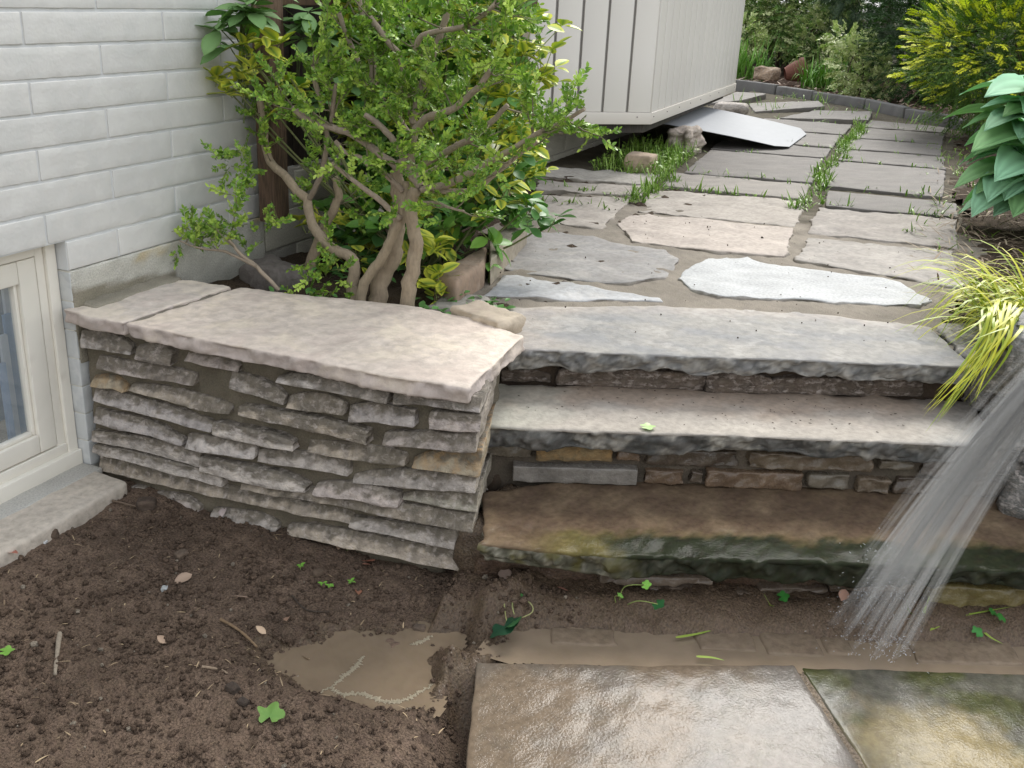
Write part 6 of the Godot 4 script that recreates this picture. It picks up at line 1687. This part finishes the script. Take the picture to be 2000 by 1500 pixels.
	# cut ivy with roots at the foot of the steps
	var ivy_leaf := func(o: Node3D, p: Vector3, r: float, c: Color, rot: Vector3):
		var lf := part(o, "leaf", lobed_leaf(r, 5, c, c * 0.85, 0.15, 0.28), M.leaf, p - o.position)
		lf.rotation = rot
	var iv := thing("ivy_plant", "uprooted ivy with two dark green leaves and pale tangled roots beside the lowest step", "ivy", Vector3(-0.781,0.02,-2.033))
	ivy_leaf.call(iv, Vector3(-0.762,0.03,-1.94), 0.042, Color(0.025, 0.085, 0.045), Vector3(0.5, -0.9, 0.2))
	ivy_leaf.call(iv, Vector3(-0.738,0.05,-1.943), 0.026, Color(0.04, 0.13, 0.05), Vector3(0.7, -1.4, 0.1))
	ivy_leaf.call(iv, Vector3(-0.766,0.05,-2.034), 0.018, Color(0.06, 0.2, 0.05), Vector3(0.4, 0.2, 0.3))
	for q in [[[Vector3(-0.952,0.02,-2.051), Vector3(-0.93,0.04,-2.08), Vector3(-0.898,0.02,-2.051), Vector3(-0.866,0.01,-2.006)], 0.003, Color(0.52, 0.44, 0.38)], [[Vector3(-0.943,0.03,-2.078), Vector3(-0.946,0.02,-2.053), Vector3(-0.907,0.02,-2.047)], 0.003, Color(0.48, 0.40, 0.34)], [[Vector3(-0.862,0.01,-2.021), Vector3(-0.855,0.02,-2.059), Vector3(-0.83,0.04,-2.064), Vector3(-0.802,0.05,-2.047)], 0.005, Color(0.42, 0.31, 0.22)], [[Vector3(-0.802,0.05,-2.047), Vector3(-0.79,0.05,-2.002), Vector3(-0.771,0.02,-1.976)], 0.002, Color(0.36, 0.36, 0.14)], [[Vector3(-0.792,0.05,-2.057), Vector3(-0.762,0.06,-1.986), Vector3(-0.751,0.05,-1.972)], 0.002, Color(0.34, 0.36, 0.14)], [[Vector3(-0.779,0.05,-2.058), Vector3(-0.728,0.03,-2.054), Vector3(-0.665,0.01,-2.07)], 0.004, Color(0.20, 0.34, 0.06)], [[Vector3(-0.792,0.05,-2.057), Vector3(-0.735,0.05,-2.035), Vector3(-0.721,0.04,-2.016), Vector3(-0.739,0.03,-1.997)], 0.002, Color(0.42, 0.42, 0.18)], [[Vector3(-0.89,0.01,-2.059), Vector3(-0.832,0.01,-2.024), Vector3(-0.782,0.01,-2.036)], 0.003, Color(0.34, 0.22, 0.15)], [[Vector3(-0.902,0.04,-2.067), Vector3(-0.881,0.03,-2.069), Vector3(-0.851,0.02,-2.049)], 0.003, Color(0.20, 0.10, 0.08)]]:
		part(iv, "stem", tube(smooth_line(PackedVector3Array(q[0]), 5), q[1], q[1] * 0.7, 6, q[2], 0.3), M.bark, -iv.position)
	var iv2 := thing("ivy_plant", "young ivy with three bright leaves growing under the lowest step", "ivy", Vector3(-0.553,0,-2.181))
	var root2: Vector3 = Vector3(-0.548,0,-2.178)
	for q in [[Vector3(-0.544,0.02,-2.162), 0.020, Color(0.12, 0.34, 0.06), Vector3(0.6, -1.4, 0.2), Vector3(0, 0.02, 0.02)], [Vector3(-0.44, 0.075, -2.135), 0.017, Color(0.04, 0.15, 0.05), Vector3(0.5, -0.5, 0.1), Vector3(0, 0.03, 0.02)], [Vector3(-0.47, 0.135, -2.11), 0.013, Color(0.18, 0.40, 0.06), Vector3(0.5, 0.3, 0.3), Vector3(-0.02, 0.03, 0.01)], [Vector3(-0.525, 0.10, -2.09), 0.010, Color(0.2, 0.42, 0.08), Vector3(0.6, 1.8, 0.0), Vector3(-0.01, 0.02, 0.01)]]:
		ivy_leaf.call(iv2, q[0], q[1], q[2], q[3])
		part(iv2, "stem", tube(smooth_line(PackedVector3Array([root2, root2.lerp(q[0], 0.5) + q[4], q[0]]), 5), 0.0016, 0.0012, 5, Color(0.30, 0.38, 0.12)), M.leaf, -iv2.position)
	# cut grass stalks in the mud
	var stalk := func(called: String, label: String, lines: Array, leaves2: Array):
		var o := thing(called, label, "stalks", lines[0][0], "cut green stalks in the mud")
		for l in lines:
			var st := surf()
			blade_into(st, smooth_line(PackedVector3Array(l), 4), 0.009, Color(0.34, 0.42, 0.08), Color(0.28, 0.40, 0.07))
			part(o, "stalk", done(st), M.leaf, -o.position)
		for l in leaves2:
			ivy_leaf.call(o, l, 0.016, Color(0.05, 0.22, 0.04), Vector3(0.5, rf(0, 3), 0.2))
	stalk.call("cut_stalks", "bundle of yellow-green cut stalks at the right end of the lowest step", [[Vector3(0.178,0.02,-2.408), Vector3(0.246,0.03,-2.481), Vector3(0.382,0.05,-2.579)], [Vector3(0.194,0.02,-2.459), Vector3(0.282,0.03,-2.494), Vector3(0.393,0.05,-2.577)], [Vector3(0.188,0.02,-2.463), Vector3(0.256,0.04,-2.489), Vector3(0.373,0.06,-2.56)], [Vector3(0.176,0.015,-2.425), Vector3(0.218,0.02,-2.453), Vector3(0.254,0.02,-2.514)], [Vector3(0.302,0.02,-2.48), Vector3(0.325,0.02,-2.451), Vector3(0.356,0.01,-2.451)]], [Vector3(0.291,0.03,-2.442), Vector3(0.326,0.05,-2.518), Vector3(0.344,0.05,-2.501)])
	stalk.call("cut_stalks", "short upright green stalk in the mud beside the spray", [[Vector3(0.17,0,-2.497), Vector3(0.165, 0.06, -2.44), Vector3(0.17, 0.10, -2.445)], [Vector3(0.166,0,-2.49), Vector3(0.13, 0.05, -2.43), Vector3(0.115, 0.10, -2.42)]], [])
	stalk.call("cut_stalks", "flattened wet green stalks in the mud in front of the riser", [[Vector3(-0.43,0.015,-2.192), Vector3(-0.369,0.015,-2.21), Vector3(-0.307,0.015,-2.223)], [Vector3(-0.307,0.015,-2.192), Vector3(-0.256,0.015,-2.22), Vector3(-0.209,0.015,-2.253)], [Vector3(-0.244,0.02,-2.289), Vector3(-0.182,0.02,-2.303), Vector3(-0.124,0.02,-2.337)], [Vector3(-0.383,0.012,-2.111), Vector3(-0.341,0.012,-2.148), Vector3(-0.3,0.012,-2.192)], [Vector3(-0.191,0.02,-2.355), Vector3(-0.19, 0.06, -2.28), Vector3(-0.21, 0.095, -2.27)], [Vector3(-0.32,0.012,-2.058), Vector3(-0.286,0.012,-2.07), Vector3(-0.256,0.012,-2.072)]], [Vector3(-0.171,0.05,-2.352)])
	# small plant at the corner of the kerb
	var kp := thing("seedling", "little three-leaved green plant at the end of the reddish kerb block", "seedling", Vector3(-1.38,0.5,-3.198))
	for j in 5:
		var lf := part(kp, "leaf", leafm(0.05, 0.026, 0.2, 0.3, Color(0.16, 0.34, 0.06), Color(0.2, 0.4, 0.08)), M.leaf, Vector3(0, 0.06, 0))
		lf.transform.basis = leaf_turn(j * 1.26, 0.1, 0.0)
	part(kp, "stem", tube(PackedVector3Array([Vector3(0, -0.01, 0), Vector3(0, 0.06, 0)]), 0.002, 0.0015, 5, Color(0.25, 0.35, 0.1)), M.leaf)
	# specks of soil and grit on the flagstones, steps and coping
	var w := []
	var t := []
	var gm := boulder(Vector3.ZERO, Vector3(1, 0.7, 0.8), 0.0, {"cell": 0.4, "celly": 0.4, "r": 0.3, "side": 0.2, "top": 0.1, "freq": 2.0, "chip": 0.0, "color": Color.WHITE, "vary": 0.1})
	for j in 100:
		var p := Vector3(rf(-1.4, 0.15), 0.509, rf(-4.8, -2.75))
		if (p.x - 0.1) * 0.395 + (p.z + 3.2) * 0.919 > -0.02 and j % 4 != 0:
			continue
		if (p.x + 1.03) * 0.395 + (p.z + 2.565) * 0.919 > -0.04:
			p = Vector3(rf(-2.1, -1.0), 0.556, rf(-2.5, -2.14)) if j % 3 == 0 else Vector3(rf(0.0, 0.2), 0.5, rf(-4.2, -3.6))
		var s := rf(0.002, 0.006) * (2.0 if rng.randf() < 0.05 else 1.0)
		w.append(Transform3D(Basis.from_euler(Vector3(rf(0, 6), rf(0, 6), rf(0, 6))).scaled(Vector3.ONE * s), p))
		t.append(Color(0.12, 0.095, 0.07) * rf(0.6, 2.0))
	for j in 90:
		var u := rf(0.1, 1.2)
		var v := rf(0.02, 0.28)
		var p2 := Vector2(-1.02, -2.352) + E * u + N * (0.03 - v)
		w.append(Transform3D(Basis.from_euler(Vector3(rf(0, 6), rf(0, 6), rf(0, 6))).scaled(Vector3(rf(0.002, 0.008), 0.002, 0.002)), Vector3(p2.x, 0.3755, p2.y)))
		t.append(Color(0.10, 0.075, 0.055) * rf(0.6, 1.8))
	var gr := many(self, numbered("grit"), gm, M.crumb, w, t)
	tag(gr, "dark specks of soil and grit on the flagstones and steps", "grit")

# ------------------------------------------------------------------ water sprayed from the right
func build_spray() -> void:
	var st := surf()
	var noz := Vector3(0.263,1.159,-1.499)
	var hits := []
	for j in 190:
		var bundle := j % 9
		var f := (bundle + rf(-0.5, 0.5)) / 8.0
		var u := lerpf(0.935, 1.05, f)
		var hit := Vector2(-0.86, -2.035) + E * u + N * rf(-0.03, 0.05)
		var h := rf(0.09, 0.19)
		if j % 2 == 0:
			h = 0.01
			hit += N * rf(-0.0, 0.15) - E * rf(-0.01, 0.07)
		var end := Vector3(hit.x, h, hit.y)
		hits.append(end)
		var from := noz + Vector3(rf(-0.012, 0.012), rf(-0.012, 0.012) + (0.5 - f) * 0.02, rf(-0.02, 0.02))
		var pts := PackedVector3Array()
		for k in 9:
			var s := k / 8.0
			pts.append(from.lerp(end, s) + Vector3(0, 0.05 * sin(PI * s), 0))
		tube_into(st, pts, rf(0.002, 0.005), rf(0.002, 0.006), 6, Color.WHITE, 0.0, false)
	# broken water and drops where the jets strike
	var drops := surf()
	for j in 900:
		var e: Vector3 = hits[rng.randi_range(0, hits.size() - 1)]
		var d := Vector3(rf(-1, 0.6), rf(-0.5, 0.8), rf(-0.2, 1.0)).normalized()
		var a := e + d * 0.10 * pow(rng.randf(), 2.0)
		tube_into(drops, PackedVector3Array([a, a + d * rf(0.0015, 0.007) + Vector3(0, -0.001, 0)]), rf(0.0004, 0.0011), 0.0005, 5, Color.WHITE)
	var o := mono("water_spray", done(st), M.spray, "fan of hose water jets striking the right side of the lowest step", "water")
	o.set_meta("kind", "stuff")
	part(o, "drops", done(drops), M.drops).set_meta("kind", "stuff")
